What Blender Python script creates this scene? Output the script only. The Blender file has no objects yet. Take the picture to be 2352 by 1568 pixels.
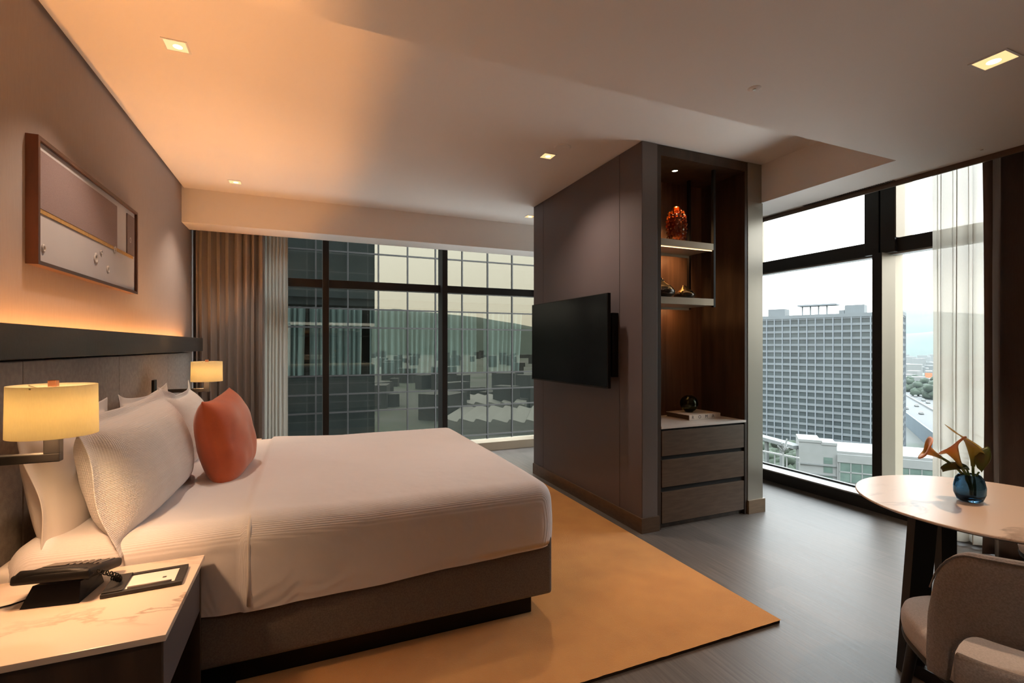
import bpy, bmesh, math, random
from mathutils import Vector, Matrix, noise
random.seed(7)
PI = math.pi
COL = bpy.context.scene.collection
scene = bpy.context.scene

# ------------------------------------------------------------------ camera
H = 1.3
TH = math.atan(471 / 1112.0)
cam_d = bpy.data.cameras.new('camera'); cam = bpy.data.objects.new('camera', cam_d); COL.objects.link(cam)
cam.location = (0, 0, H); cam.rotation_euler = (PI / 2, 0, -TH)
cam_d.sensor_width = 36; cam_d.lens = 36 * 1112 / 2352.0
cam_d.shift_y = 11 / 2352.0
cam_d.clip_start = 0.02; cam_d.clip_end = 20000
scene.camera = cam

# ------------------------------------------------------------------ node helpers
def newmat(name):
    m = bpy.data.materials.new(name); m.use_nodes = True
    nt = m.node_tree
    for n in list(nt.nodes): nt.nodes.remove(n)
    out = nt.nodes.new('ShaderNodeOutputMaterial')
    return m, nt, out
def N(nt, t, **kw):
    n = nt.nodes.new(t)
    for k, v in kw.items():
        if k in n.inputs.keys(): n.inputs[k].default_value = v
        else: setattr(n, k, v)
    return n
def L(nt, a, b): nt.links.new(a, b)
def rgba(c): return (c[0], c[1], c[2], 1)
def srgb(r, g, b):
    f = lambda v: (v / 255 / 12.92) if v / 255 <= .04045 else ((v / 255 + .055) / 1.055) ** 2.4
    return (f(r), f(g), f(b))

def basic(name, col, rough=.5, metal=0, col2=None, scale=8, stretch=(1, 1, 1), detail=4, bump=0, bscale=60, bstretch=(1, 1, 1),
          sheen=0, spec=.5, lo=.35, hi=.65, coat=0):
    """principled surface with noise variation between two colours and a fine bump"""
    m, nt, out = newmat(name)
    p = N(nt, 'ShaderNodeBsdfPrincipled', Roughness=rough, Metallic=metal)
    p.inputs['Specular IOR Level'].default_value = spec
    p.inputs['Sheen Weight'].default_value = sheen
    p.inputs['Coat Weight'].default_value = coat
    L(nt, p.outputs[0], out.inputs[0])
    tc = N(nt, 'ShaderNodeTexCoord')
    if col2 is None: col2 = tuple(c * .9 for c in col)
    mp = N(nt, 'ShaderNodeMapping'); mp.inputs['Scale'].default_value = stretch
    L(nt, tc.outputs['Object'], mp.inputs[0])
    nz = N(nt, 'ShaderNodeTexNoise', Scale=scale, Detail=detail)
    L(nt, mp.outputs[0], nz.inputs['Vector'])
    r = N(nt, 'ShaderNodeValToRGB')
    r.color_ramp.elements[0].position = lo; r.color_ramp.elements[1].position = hi
    r.color_ramp.elements[0].color = rgba(col2); r.color_ramp.elements[1].color = rgba(col)
    L(nt, nz.outputs['Fac'], r.inputs[0]); L(nt, r.outputs[0], p.inputs['Base Color'])
    if bump:
        mp2 = N(nt, 'ShaderNodeMapping'); mp2.inputs['Scale'].default_value = bstretch
        L(nt, tc.outputs['Object'], mp2.inputs[0])
        n2 = N(nt, 'ShaderNodeTexNoise', Scale=bscale, Detail=3); L(nt, mp2.outputs[0], n2.inputs['Vector'])
        b = N(nt, 'ShaderNodeBump', Strength=bump, Distance=.01); L(nt, n2.outputs['Fac'], b.inputs['Height'])
        L(nt, b.outputs[0], p.inputs['Normal'])
    return m

M = {}
M['ceiling'] = basic('ceiling paint', (.82, .76, .71), .9, col2=(.80, .74, .69), scale=1.2, bump=.02, bscale=80)
M['wallpaper'] = basic('woven wallpaper', (.36, .295, .27), .85, col2=(.345, .28, .255), scale=160, stretch=(1, 1, .1), bump=.06, bscale=260, bstretch=(1, 1, .2))
M['darkwood'] = basic('dark stained wood', (.060, .036, .022), .42, col2=(.028, .016, .010), scale=14, stretch=(1, 1, .12), bump=.05, bscale=60, bstretch=(4, 4, .2))
M['ledgewood'] = basic('ledge oak', (.045, .030, .020), .5, col2=(.022, .015, .010), scale=10, stretch=(1, .12, 1), bump=.05)
M['brownwood'] = basic('brown drawer veneer', (.115, .072, .045), .38, col2=(.085, .052, .032), scale=16, stretch=(.5, 1, 3), bump=.03)
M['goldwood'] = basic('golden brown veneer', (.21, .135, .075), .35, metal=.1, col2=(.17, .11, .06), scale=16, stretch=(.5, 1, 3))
M['nichewood'] = basic('niche veneer', (.16, .085, .050), .45, col2=(.09, .045, .026), scale=22, stretch=(1, 1, .06), bump=.04)
M['panel'] = basic('cabinet wall panel', (.105, .086, .092), .5, col2=(.098, .080, .086), scale=2, bump=.03, bscale=300)
M['pilaster'] = basic('satin bronze pilaster', (.175, .15, .14), .40, metal=.25, col2=(.16, .14, .13), scale=2, stretch=(1, 1, .1))
M['pilaster_lit'] = basic('window-lit satin pilaster', (.34, .31, .26), .30, metal=.6, col2=(.32, .29, .245), scale=2, stretch=(1, 1, .1))  # right pilaster: window light on it is put into this paler colour
M['blackmetal'] = basic('dark bronze metal', (.009, .008, .0075), .5, metal=.1, col2=(.007, .006, .006), scale=20)
M['frame'] = basic('black window frame', (.020, .018, .017), .42, metal=.2, col2=(.015, .013, .012), scale=5)
M['champagne'] = basic('champagne anodised metal', (.44, .365, .275), .38, metal=.35, col2=(.41, .34, .255), scale=4, stretch=(1, 1, .1))
M['sill'] = basic('grey sill metal', (.50, .52, .52), .35, metal=.1, col2=(.46, .48, .48), scale=4)
M['brass'] = basic('brushed brass', (.50, .43, .33), .36, metal=.45, col2=(.46, .39, .30), scale=30, stretch=(.1, 1, 1))
M['copper'] = basic('copper brown metal', (.12, .05, .025), .4, metal=.4, scale=20)
M['black'] = basic('black plastic', (.005, .0045, .0045), .5, spec=.25, col2=(.005, .0045, .0045), scale=30, bump=.05, bscale=400)
M['softblack'] = basic('black leatherette', (.02, .018, .017), .6, col2=(.014, .012, .012), scale=30, bump=.1, bscale=300)
M['screen'] = basic('tv glass', (.006, .006, .007), .16, col2=(.005, .005, .006), scale=2, spec=.22)
M['rubber'] = basic('black void', (.006, .006, .006), .8, scale=3)
M['curtain'] = basic('taupe curtain cloth', (.25, .215, .205), .85, col2=(.235, .20, .19), scale=200, stretch=(1, 1, .1), bump=.1, bscale=400, sheen=.3)
M['curtain_dark'] = basic('dark brown blackout cloth', (.135, .10, .09), .85, col2=(.12, .09, .08), scale=200, stretch=(1, 1, .1), bump=.1, bscale=400, sheen=.3)
M['bedbase'] = basic('grey base upholstery', (.155, .13, .12), .9, col2=(.11, .092, .085), scale=160, bump=.25, bscale=500, sheen=.2)
M['headboard'] = basic('grey headboard fabric', (.44, .37, .32), .8, col2=(.36, .30, .26), scale=40, stretch=(1, 1, 1), detail=8, bump=.15, bscale=200)
M['orange'] = basic('rust satin', (.58, .115, .030), .52, col2=(.50, .09, .024), scale=9, bump=.05, bscale=120, sheen=.4)
M['chair'] = basic('greige chair weave', (.31, .285, .285), .9, col2=(.22, .20, .20), scale=220, bump=.25, bscale=420, sheen=.2)
M['seatcloth'] = basic('sand seat weave', (.60, .53, .50), .9, col2=(.50, .44, .41), scale=220, bump=.2, bscale=420, sheen=.2)
M['white'] = basic('matt white', (.78, .76, .73), .6, col2=(.74, .72, .69), scale=3)
M['paper'] = basic('paper', (.80, .72, .66), .8, col2=(.76, .69, .63), scale=6)
M['cream'] = basic('book cover cream', (.72, .62, .52), .6, col2=(.66, .56, .47), scale=30)
M['bookdark'] = basic('page edge brown', (.13, .08, .045), .7, col2=(.09, .055, .03), scale=90, stretch=(1, 1, 6))
M['ink'] = basic('ink', (.05, .04, .035), .6, scale=5)
M['pictureframe'] = basic('walnut frame', (.085, .030, .018), .4, col2=(.05, .018, .010), scale=18, stretch=(1, .2, .3), bump=.04)
M['mat'] = basic('artwork ground', (.60, .56, .56), .8, col2=(.55, .51, .52), scale=2.5)
M['mauve'] = basic('mauve woven panel', (.30, .215, .21), .9, col2=(.24, .17, .17), scale=300, bump=.2, bscale=500)
M['mauvedark'] = basic('dark mauve panel', (.20, .15, .15), .9, col2=(.17, .125, .125), scale=200, bump=.2, bscale=500)
M['goldline'] = basic('ochre band', (.58, .32, .10), .6, col2=(.48, .26, .08), scale=60, stretch=(1, 1, 1))
M['ringcream'] = basic('shell ring', (.66, .60, .56), .5, col2=(.45, .40, .37), scale=60)
M['soil'] = basic('stem green', (.10, .16, .03), .5, col2=(.07, .11, .02), scale=20)
M['leaf'] = basic('leaf green', (.060, .085, .012), .4, col2=(.10, .075, .018), scale=22, lo=.4, hi=.6)
M['lead'] = basic('keys grey', (.20, .17, .16), .5, scale=9)

def m_cloth(name, c, band_axis=None, band=120, bstr=.25):
    m = basic(name, c, .82, col2=tuple(v * .97 for v in c), scale=3, sheen=.15)
    nt = m.node_tree; p = [n for n in nt.nodes if n.type == 'BSDF_PRINCIPLED'][0]
    tc = N(nt, 'ShaderNodeTexCoord')
    big = N(nt, 'ShaderNodeTexNoise', Scale=4.5, Detail=3); L(nt, tc.outputs['Object'], big.inputs['Vector'])
    b1 = N(nt, 'ShaderNodeBump', Strength=.35, Distance=.03); L(nt, big.outputs['Fac'], b1.inputs['Height'])
    last = b1
    if band_axis:
        for ax in band_axis:
            w = N(nt, 'ShaderNodeTexWave', Scale=band); w.bands_direction = ax; w.wave_profile = 'SIN'
            w.inputs['Distortion'].default_value = .3
            L(nt, tc.outputs['Object'], w.inputs['Vector'])
            b2 = N(nt, 'ShaderNodeBump', Strength=bstr, Distance=.004); L(nt, w.outputs['Fac'], b2.inputs['Height'])
            L(nt, last.outputs[0], b2.inputs['Normal']); last = b2
    L(nt, last.outputs[0], p.inputs['Normal'])
    return m
M['linen'] = m_cloth('white bed linen', (.82, .78, .805), 'Y', 80, .22)
M['linen_plain'] = m_cloth('plain white linen', (.78, .72, .69))
M['waffle'] = m_cloth('waffle pillow cotton', (.80, .75, .73), 'YZ', 55, .3)

def m_marble(name, base, vein, scale=1.6):
    m, nt, out = newmat(name)
    p = N(nt, 'ShaderNodeBsdfPrincipled', Roughness=.28); L(nt, p.outputs[0], out.inputs[0])
    tc = N(nt, 'ShaderNodeTexCoord')
    mp = N(nt, 'ShaderNodeMapping'); mp.inputs['Rotation'].default_value = (0, 0, .6); mp.inputs['Scale'].default_value = (1, 2.6, 1)
    L(nt, tc.outputs['Object'], mp.inputs[0])
    n1 = N(nt, 'ShaderNodeTexNoise', Scale=scale, Detail=9, Roughness=.55, Distortion=.6); L(nt, mp.outputs[0], n1.inputs['Vector'])
    s = N(nt, 'ShaderNodeMath', operation='SUBTRACT'); s.inputs[1].default_value = .5; L(nt, n1.outputs['Fac'], s.inputs[0])
    a = N(nt, 'ShaderNodeMath', operation='ABSOLUTE'); L(nt, s.outputs[0], a.inputs[0])
    r = N(nt, 'ShaderNodeValToRGB'); e = r.color_ramp.elements
    e[0].position = 0; e[0].color = rgba(vein); e[1].position = .022; e[1].color = rgba(base)
    L(nt, a.outputs[0], r.inputs[0])
    n2 = N(nt, 'ShaderNodeTexNoise', Scale=2.2, Detail=2); L(nt, tc.outputs['Object'], n2.inputs['Vector'])
    r2 = N(nt, 'ShaderNodeValToRGB'); r2.color_ramp.elements[0].position = .45; r2.color_ramp.elements[1].position = .6
    L(nt, n2.outputs['Fac'], r2.inputs[0])
    mx = N(nt, 'ShaderNodeMixRGB'); mx.inputs[1].default_value = rgba(base); L(nt, r2.outputs[0], mx.inputs[0]); L(nt, r.outputs[0], mx.inputs[2])
    L(nt, mx.outputs[0], p.inputs['Base Color'])
    return m
M['marble'] = m_marble('cream marble', (.74, .60, .49), (.36, .26, .19))
M['marble_white'] = m_marble('white marble', (.78, .72, .66), (.66, .58, .50), 3)

def m_floor():
    m, nt, out = newmat('grey oak planks')
    p = N(nt, 'ShaderNodeBsdfPrincipled'); L(nt, p.outputs[0], out.inputs[0])
    tc = N(nt, 'ShaderNodeTexCoord')
    mp = N(nt, 'ShaderNodeMapping'); mp.inputs['Rotation'].default_value = (0, 0, PI / 2); L(nt, tc.outputs['Object'], mp.inputs[0])
    br = N(nt, 'ShaderNodeTexBrick', Scale=1.0); br.offset = .37
    br.inputs['Brick Width'].default_value = 1.35; br.inputs['Row Height'].default_value = .16; br.inputs['Mortar Size'].default_value = .0012
    br.inputs['Mortar Smooth'].default_value = .3; br.inputs['Bias'].default_value = 0
    br.inputs['Color1'].default_value = (.098, .087, .080, 1); br.inputs['Color2'].default_value = (.130, .114, .104, 1); br.inputs['Mortar'].default_value = (.085, .072, .064, 1)
    L(nt, mp.outputs[0], br.inputs['Vector'])
    g = N(nt, 'ShaderNodeMapping'); g.inputs['Scale'].default_value = (26, 1.1, 1); L(nt, tc.outputs['Object'], g.inputs[0])
    n = N(nt, 'ShaderNodeTexNoise', Scale=2.4, Detail=8, Roughness=.65, Distortion=.3); L(nt, g.outputs[0], n.inputs['Vector'])
    r = N(nt, 'ShaderNodeValToRGB'); r.color_ramp.elements[0].position = .3; r.color_ramp.elements[1].position = .72
    r.color_ramp.elements[0].color = (.62, .60, .58, 1); r.color_ramp.elements[1].color = (1.35, 1.32, 1.28, 1)
    L(nt, n.outputs['Fac'], r.inputs[0])
    mx = N(nt, 'ShaderNodeMixRGB', blend_type='MULTIPLY'); mx.inputs[0].default_value = 1
    L(nt, br.outputs['Color'], mx.inputs[1]); L(nt, r.outputs[0], mx.inputs[2]); L(nt, mx.outputs[0], p.inputs['Base Color'])
    rr = N(nt, 'ShaderNodeMapRange'); rr.inputs['To Min'].default_value = .36; rr.inputs['To Max'].default_value = .50
    L(nt, n.outputs['Fac'], rr.inputs['Value']); L(nt, rr.outputs[0], p.inputs['Roughness'])
    b = N(nt, 'ShaderNodeBump', Strength=.12, Distance=.004); L(nt, n.outputs['Fac'], b.inputs['Height'])
    L(nt, b.outputs[0], p.inputs['Normal'])
    return m
M['floor'] = m_floor()
M['rug'] = basic('mustard pile', (.68, .315, .070), .95, col2=(.60, .265, .056), scale=5, detail=8, bump=.6, bscale=420, sheen=.25)
M['rugedge'] = basic('rug binding', (.035, .018, .008), .9, scale=60)

def m_emit(name, c, s):
    m, nt, out = newmat(name)
    e = N(nt, 'ShaderNodeEmission', Strength=s); e.inputs[0].default_value = rgba(c)
    L(nt, e.outputs[0], out.inputs[0]); return m
M['led'] = m_emit('led strip', (1, .42, .12), 105)
M['led3'] = m_emit('warm rear shelf led', (1, .50, .20), 26)
M['led2'] = m_emit('shelf led strip', (1, .66, .32), 3)
M['lens'] = m_emit('downlight lens', (1, .82, .5), 6)

def m_glass(name, tint=(1, 1, 1), ior=1.45, refl=1.0):
    m, nt, out = newmat(name)
    t = N(nt, 'ShaderNodeBsdfTransparent'); t.inputs[0].default_value = rgba(tint)
    g = N(nt, 'ShaderNodeBsdfGlossy', Roughness=0.0); g.inputs[0].default_value = (refl, refl, refl, 1)
    f = N(nt, 'ShaderNodeFresnel', IOR=ior)
    mx = N(nt, 'ShaderNodeMixShader'); L(nt, f.outputs[0], mx.inputs[0]); L(nt, t.outputs[0], mx.inputs[1]); L(nt, g.outputs[0], mx.inputs[2])
    L(nt, mx.outputs[0], out.inputs[0]); return m
M['pane'] = m_glass('window pane', (.82, .86, .85), 1.25)
def m_mirrorglass():
    m, nt, out = newmat('reflective facade glass')
    t = N(nt, 'ShaderNodeBsdfTransparent'); t.inputs[0].default_value = (.50, .55, .53, 1)
    g = N(nt, 'ShaderNodeBsdfGlossy', Roughness=0.0); g.inputs[0].default_value = (.96, .88, .70, 1)
    mx = N(nt, 'ShaderNodeMixShader'); mx.inputs[0].default_value = .16
    L(nt, t.outputs[0], mx.inputs[1]); L(nt, g.outputs[0], mx.inputs[2]); L(nt, mx.outputs[0], out.inputs[0]); return m
M['facadeglass'] = m_mirrorglass()
def m_translucent(name, c, trans=.5, alpha=0.0, bump=False):
    m, nt, out = newmat(name)
    d = N(nt, 'ShaderNodeBsdfDiffuse'); d.inputs[0].default_value = rgba(c)
    t = N(nt, 'ShaderNodeBsdfTranslucent'); t.inputs[0].default_value = rgba(c)
    mx = N(nt, 'ShaderNodeMixShader'); mx.inputs[0].default_value = trans
    L(nt, d.outputs[0], mx.inputs[1]); L(nt, t.outputs[0], mx.inputs[2])
    tc = N(nt, 'ShaderNodeTexCoord'); mp = N(nt, 'ShaderNodeMapping'); mp.inputs['Scale'].default_value = (1, 1, .2)
    L(nt, tc.outputs['Object'], mp.inputs[0])
    nz = N(nt, 'ShaderNodeTexNoise', Scale=300); L(nt, mp.outputs[0], nz.inputs['Vector'])
    r = N(nt, 'ShaderNodeValToRGB'); r.color_ramp.elements[0].color = rgba([v * .9 for v in c]); r.color_ramp.elements[1].color = rgba(c)
    L(nt, nz.outputs['Fac'], r.inputs[0]); L(nt, r.outputs[0], d.inputs[0]); L(nt, r.outputs[0], t.inputs[0])
    last = mx
    if alpha:
        tr = N(nt, 'ShaderNodeBsdfTransparent'); m2 = N(nt, 'ShaderNodeMixShader'); m2.inputs[0].default_value = alpha
        L(nt, mx.outputs[0], m2.inputs[1]); L(nt, tr.outputs[0], m2.inputs[2]); last = m2
    L(nt, last.outputs[0], out.inputs[0]); return m
M['sheer'] = m_translucent('sheer curtain voile', (.60, .545, .46), .60, .12)
M['shade'] = m_translucent('cream lamp shade', (.93, .84, .60), .5)
def m_realglass(name, c, rough=0.0, ior=1.5):
    m, nt, out = newmat(name)
    g = N(nt, 'ShaderNodeBsdfGlass', Roughness=rough, IOR=ior); g.inputs[0].default_value = rgba(c)
    L(nt, g.outputs[0], out.inputs[0]); return m
M['blueglass'] = m_realglass('blue vase glass', (.42, .56, .66))
M['amberglass'] = None
def m_amber():
    m, nt, out = newmat('amber glass')
    t = N(nt, 'ShaderNodeBsdfTransparent'); t.inputs[0].default_value = (.85, .36, .08, 1)
    d = N(nt, 'ShaderNodeBsdfTranslucent'); d.inputs[0].default_value = (.85, .30, .05, 1)
    g = N(nt, 'ShaderNodeBsdfGlossy', Roughness=.06); g.inputs[0].default_value = (1, .82, .6, 1)
    f = N(nt, 'ShaderNodeFresnel', IOR=1.7)
    a = N(nt, 'ShaderNodeMixShader'); a.inputs[0].default_value = .45; L(nt, t.outputs[0], a.inputs[1]); L(nt, d.outputs[0], a.inputs[2])
    b = N(nt, 'ShaderNodeMixShader'); L(nt, f.outputs[0], b.inputs[0]); L(nt, a.outputs[0], b.inputs[1]); L(nt, g.outputs[0], b.inputs[2])
    L(nt, b.outputs[0], out.inputs[0]); return m
M['amberglass'] = m_amber()
M['darkglass'] = m_realglass('smoked glass', (.62, .66, .56))
M['bronze'] = basic('bronze glazed ceramic', (.10, .075, .055), .22, metal=.6, col2=(.04, .03, .026), scale=14, coat=.4)
M['gold'] = basic('gold glaze', (.62, .42, .20), .25, metal=.9, scale=20)
def m_calla():
    m, nt, out = newmat('calla spathe')
    p = N(nt, 'ShaderNodeBsdfPrincipled', Roughness=.45); p.inputs['Sheen Weight'].default_value = .2
    L(nt, p.outputs[0], out.inputs[0])
    tc = N(nt, 'ShaderNodeTexCoord'); sp = N(nt, 'ShaderNodeSeparateXYZ'); L(nt, tc.outputs['Object'], sp.inputs[0])
    r = N(nt, 'ShaderNodeValToRGB'); e = r.color_ramp.elements
    e[0].position = .0; e[0].color = (.10, .13, .015, 1); e[1].position = .055; e[1].color = (.62, .30, .03, 1)
    e2 = e.new(.09); e2.color = (.80, .26, .06, 1)
    L(nt, sp.outputs[2], r.inputs[0]); L(nt, r.outputs[0], p.inputs['Base Color'])
    return m
M['calla'] = m_calla()
def m_callagreen():
    m = m_calla(); m.name = 'green calla spathe'
    r = [n for n in m.node_tree.nodes if n.type == 'VALTORGB'][0]; e = r.color_ramp.elements
    e[1].color = (.33, .28, .03, 1); e[2].color = (.30, .20, .03, 1); return m
M['callagreen'] = m_callagreen()

# ------------------------------------------------------------------ mesh helpers
class MB:
    def __init__(s): s.bm = bmesh.new()
    def box(s, x0, x1, y0, y1, z0, z1, bev=0, seg=2, rot=None, piv=None):
        r = bmesh.ops.create_cube(s.bm, size=1)
        vs = r['verts']
        for v in vs:
            v.co = Vector(((x0 + x1) / 2 + v.co.x * (x1 - x0), (y0 + y1) / 2 + v.co.y * (y1 - y0), (z0 + z1) / 2 + v.co.z * (z1 - z0)))
        if bev:
            es = list({e for v in vs for e in v.link_edges})
            g = bmesh.ops.bevel(s.bm, geom=es, offset=bev, segments=seg, affect='EDGES', profile=.6)
            vs = g['verts'] if False else [v for v in {v for f in g['faces'] for v in f.verts}] 
            vs = list(set(vs))
        if rot is not None:
            allv = set(vs)
            stack = list(vs)
            while stack:
                v = stack.pop()
                for e in v.link_edges:
                    o = e.other_vert(v)
                    if o not in allv: allv.add(o); stack.append(o)
            pv = Vector(piv) if piv else Vector(((x0 + x1) / 2, (y0 + y1) / 2, (z0 + z1) / 2))
            bmesh.ops.rotate(s.bm, verts=list(allv), cent=pv, matrix=rot)
        return s
    def grid(s, fn, nu, nv, closeu=False, closev=False):
        vs = [[s.bm.verts.new(fn(i / (nu if closeu else nu - 1), j / (nv if closev else nv - 1))) for j in range(nv)] for i in range(nu)]
        for i in range(nu if closeu else nu - 1):
            for j in range(nv if closev else nv - 1):
                try: s.bm.faces.new((vs[i][j], vs[(i + 1) % nu][j], vs[(i + 1) % nu][(j + 1) % nv], vs[i][(j + 1) % nv]))
                except ValueError: pass
        return vs
    def lathe(s, prof, n=40, c=(0, 0, 0), caps=True):
        vs = s.grid(lambda a, b: (0, 0, 0), n, len(prof), closeu=True) if False else None
        rings = []
        for i in range(n):
            a = 2 * PI * i / n
            rings.append([s.bm.verts.new((c[0] + r * math.cos(a), c[1] + r * math.sin(a), c[2] + z)) for r, z in prof])
        for i in range(n):
            for j in range(len(prof) - 1):
                s.bm.faces.new((rings[i][j], rings[(i + 1) % n][j], rings[(i + 1) % n][j + 1], rings[i][j + 1]))
        if caps:
            for k in (0, -1):
                if prof[k][0] > 1e-5:
                    f = [rings[i][k] for i in range(n)]
                    s.bm.faces.new(f if k == -1 else f[::-1])
        return s
    def tube(s, pts, rad, n=10, caps=True):
        pts = [Vector(p) for p in pts]
        rads = rad if isinstance(rad, (list, tuple)) else [rad] * len(pts)
        rings = []; up = Vector((0, 0, 1))
        t0 = (pts[1] - pts[0]).normalized()
        if abs(t0.dot(up)) > .95: up = Vector((1, 0, 0))
        nrm = (up - t0 * up.dot(t0)).normalized()
        for i, p in enumerate(pts):
            t = (pts[min(i + 1, len(pts) - 1)] - pts[max(i - 1, 0)]).normalized()
            nrm = (nrm - t * nrm.dot(t)).normalized(); b = t.cross(nrm)
            rings.append([s.bm.verts.new(p + (nrm * math.cos(2 * PI * k / n) + b * math.sin(2 * PI * k / n)) * rads[i]) for k in range(n)])
        for i in range(len(pts) - 1):
            for k in range(n):
                s.bm.faces.new((rings[i][k], rings[i][(k + 1) % n], rings[i + 1][(k + 1) % n], rings[i + 1][k]))
        if caps:
            s.bm.faces.new(rings[0][::-1]); s.bm.faces.new(rings[-1])
        return s
    def prism(s, pts, z0, z1):
        a = [s.bm.verts.new((p[0], p[1], z0)) for p in pts]; b = [s.bm.verts.new((p[0], p[1], z1)) for p in pts]
        n = len(pts); s.bm.faces.new(a[::-1]); s.bm.faces.new(b)
        for i in range(n): s.bm.faces.new((a[i], a[(i + 1) % n], b[(i + 1) % n], b[i]))
        return s
    def hexa(s, p):  # 8 points bottom 4 + top 4
        v = [s.bm.verts.new(q) for q in p]
        for f in ((3, 2, 1, 0), (4, 5, 6, 7), (0, 1, 5, 4), (1, 2, 6, 5), (2, 3, 7, 6), (3, 0, 4, 7)): s.bm.faces.new([v[i] for i in f])
        return s
    def build(s, name, mat, parent=None, smooth=False, solid=0, sub=0, off=0, angle=None):
        bmesh.ops.recalc_face_normals(s.bm, faces=s.bm.faces)
        me = bpy.data.meshes.new(name); s.bm.to_mesh(me); s.bm.free()
        if isinstance(mat, str): mat = M[mat]
        me.materials.append(mat)
        if smooth:
            for p in me.polygons: p.use_smooth = True
        o = bpy.data.objects.new(name, me); COL.objects.link(o)
        if parent: o.parent = parent
        if solid:
            md = o.modifiers.new('solid', 'SOLIDIFY'); md.thickness = solid; md.offset = off
        if sub:
            md = o.modifiers.new('sub', 'SUBSURF'); md.levels = sub; md.render_levels = sub
        if angle is not None:
            for p in me.polygons: p.use_smooth = True
            me.set_sharp_from_angle(angle=math.radians(angle))
        return o

def empty(name, loc=(0, 0, 0), rz=0):
    o = bpy.data.objects.new(name, None); COL.objects.link(o); o.location = loc; o.rotation_euler = (0, 0, rz); o.empty_display_size = .1
    return o
def tag(o, label, cat, group=None, kind=None):
    o['label'] = label; o['category'] = cat
    if group: o['group'] = group
    if kind: o['kind'] = kind
    return o
def struct(o): o['kind'] = 'structure'; return o
def copytree(o, parent=None):
    c = o.copy(); COL.objects.link(c)
    if parent: c.parent = parent
    for ch in list(o.children): copytree(ch, c)
    return c

# ------------------------------------------------------------------ room shell
WX = -1.04                                    # headboard wall plane
struct(MB().box(-1.2, 4.5, -3.1, 5.95, -.12, 0).build('floor', 'floor'))
struct(MB().box(-1.2, WX, -3.1, 5.95, 0, 2.9).build('wall_left', 'wallpaper'))
struct(MB().box(WX, 4.4, -3.1, -3.0, 0, 2.9).build('wall_back', 'wallpaper'))
struct(MB().box(4.2, 4.42, -3.0, .25, 0, 2.9).build('wall_right', 'wallpaper'))
struct(MB().box(-1.2, 4.5, -3.1, 5.95, 2.76, 2.95).build('ceiling', 'ceiling'))
struct(MB().box(WX + .018, 3.30, 1.8, 5.175, 2.73, 2.76).build('ceiling', 'ceiling'))
struct(MB().box(WX, 3.70, -3.0, 1.8, 2.43, 2.76).build('ceiling', 'ceiling'))
struct(MB().box(3.30, 3.70, 1.8, 5.49, 2.43, 2.76).build('trim_1', 'ceiling'))
struct(MB().box(WX, 3.30, 5.175, 5.49, 2.42, 2.76).build('trim_2', 'ceiling'))
struct(MB().box(3.700, 3.712, .3, 5.49, 2.395, 2.50).build('trim_3', 'brownwood'))
# walls of the building outside, seen mirrored in the tower opposite
def m_cladding():
    m, nt, out = newmat('dark curtain wall cladding')
    p = N(nt, 'ShaderNodeBsdfPrincipled', Roughness=.25); L(nt, p.outputs[0], out.inputs[0])
    tc = N(nt, 'ShaderNodeTexCoord'); mp = N(nt, 'ShaderNodeMapping'); mp.inputs['Rotation'].default_value = (PI / 2, 0, 0); L(nt, tc.outputs['Object'], mp.inputs[0])
    br = N(nt, 'ShaderNodeTexBrick', Scale=1); br.offset = 0; br.inputs['Brick Width'].default_value = 1.34; br.inputs['Row Height'].default_value = 1.3; br.inputs['Mortar Size'].default_value = .04
    br.inputs['Color1'].default_value = (.05, .055, .055, 1); br.inputs['Color2'].default_value = (.028, .032, .034, 1); br.inputs['Mortar'].default_value = (.12, .12, .12, 1)
    L(nt, mp.outputs[0], br.inputs['Vector']); L(nt, br.outputs[0], p.inputs['Base Color']); return m
M['cladding'] = m_cladding()
ext = MB()
ext.box(-16, 4.5, -16, 5.95, 2.96, 40); ext.box(-16, 4.5, -16, 5.95, -44.9, -.13)
ext.box(-16, -1.21, -16, 5.95, -.12, 2.95); ext.box(-1.2, 4.5, -16, -3.11, -.12, 2.95)
struct(ext.build('wall_exterior', 'cladding'))

# ---- window_1: back window (towards +y)
w1 = struct(empty('window_1', (2.3, 5.75, 0)))
def sub(o, root):   # keep world coordinates under a moved root
    o.parent = root; o.matrix_parent_inverse = Matrix.Translation(-Vector(root.location)); return o
sub(MB().box(WX, 4.36, 5.66, 5.90, 0, .104, .004).build('window_sill', 'champagne'), w1)
GY = 5.862
for x in (-1.02, .159, 1.501, 2.84, 4.17):
    sub(MB().box(x, x + .065, 5.69, 5.90, .104, 2.76, .003).build('mullion', 'frame'), w1)
sub(MB().box(WX, 4.28, 5.79, 5.90, 1.955, 2.045, .003).build('transom', 'frame'), w1)
xs = [-1.04, .19, 1.53, 2.87, 4.20]
for a, b in zip(xs[:-1], xs[1:]):
    for z0, z1 in ((.104, 2.0), (2.0, 2.76)):
        p = MB(); p.grid(lambda u, v: (a + (b - a) * u, GY, z0 + (z1 - z0) * v), 2, 2)
        sub(p.build('pane', 'pane'), w1)
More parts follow.
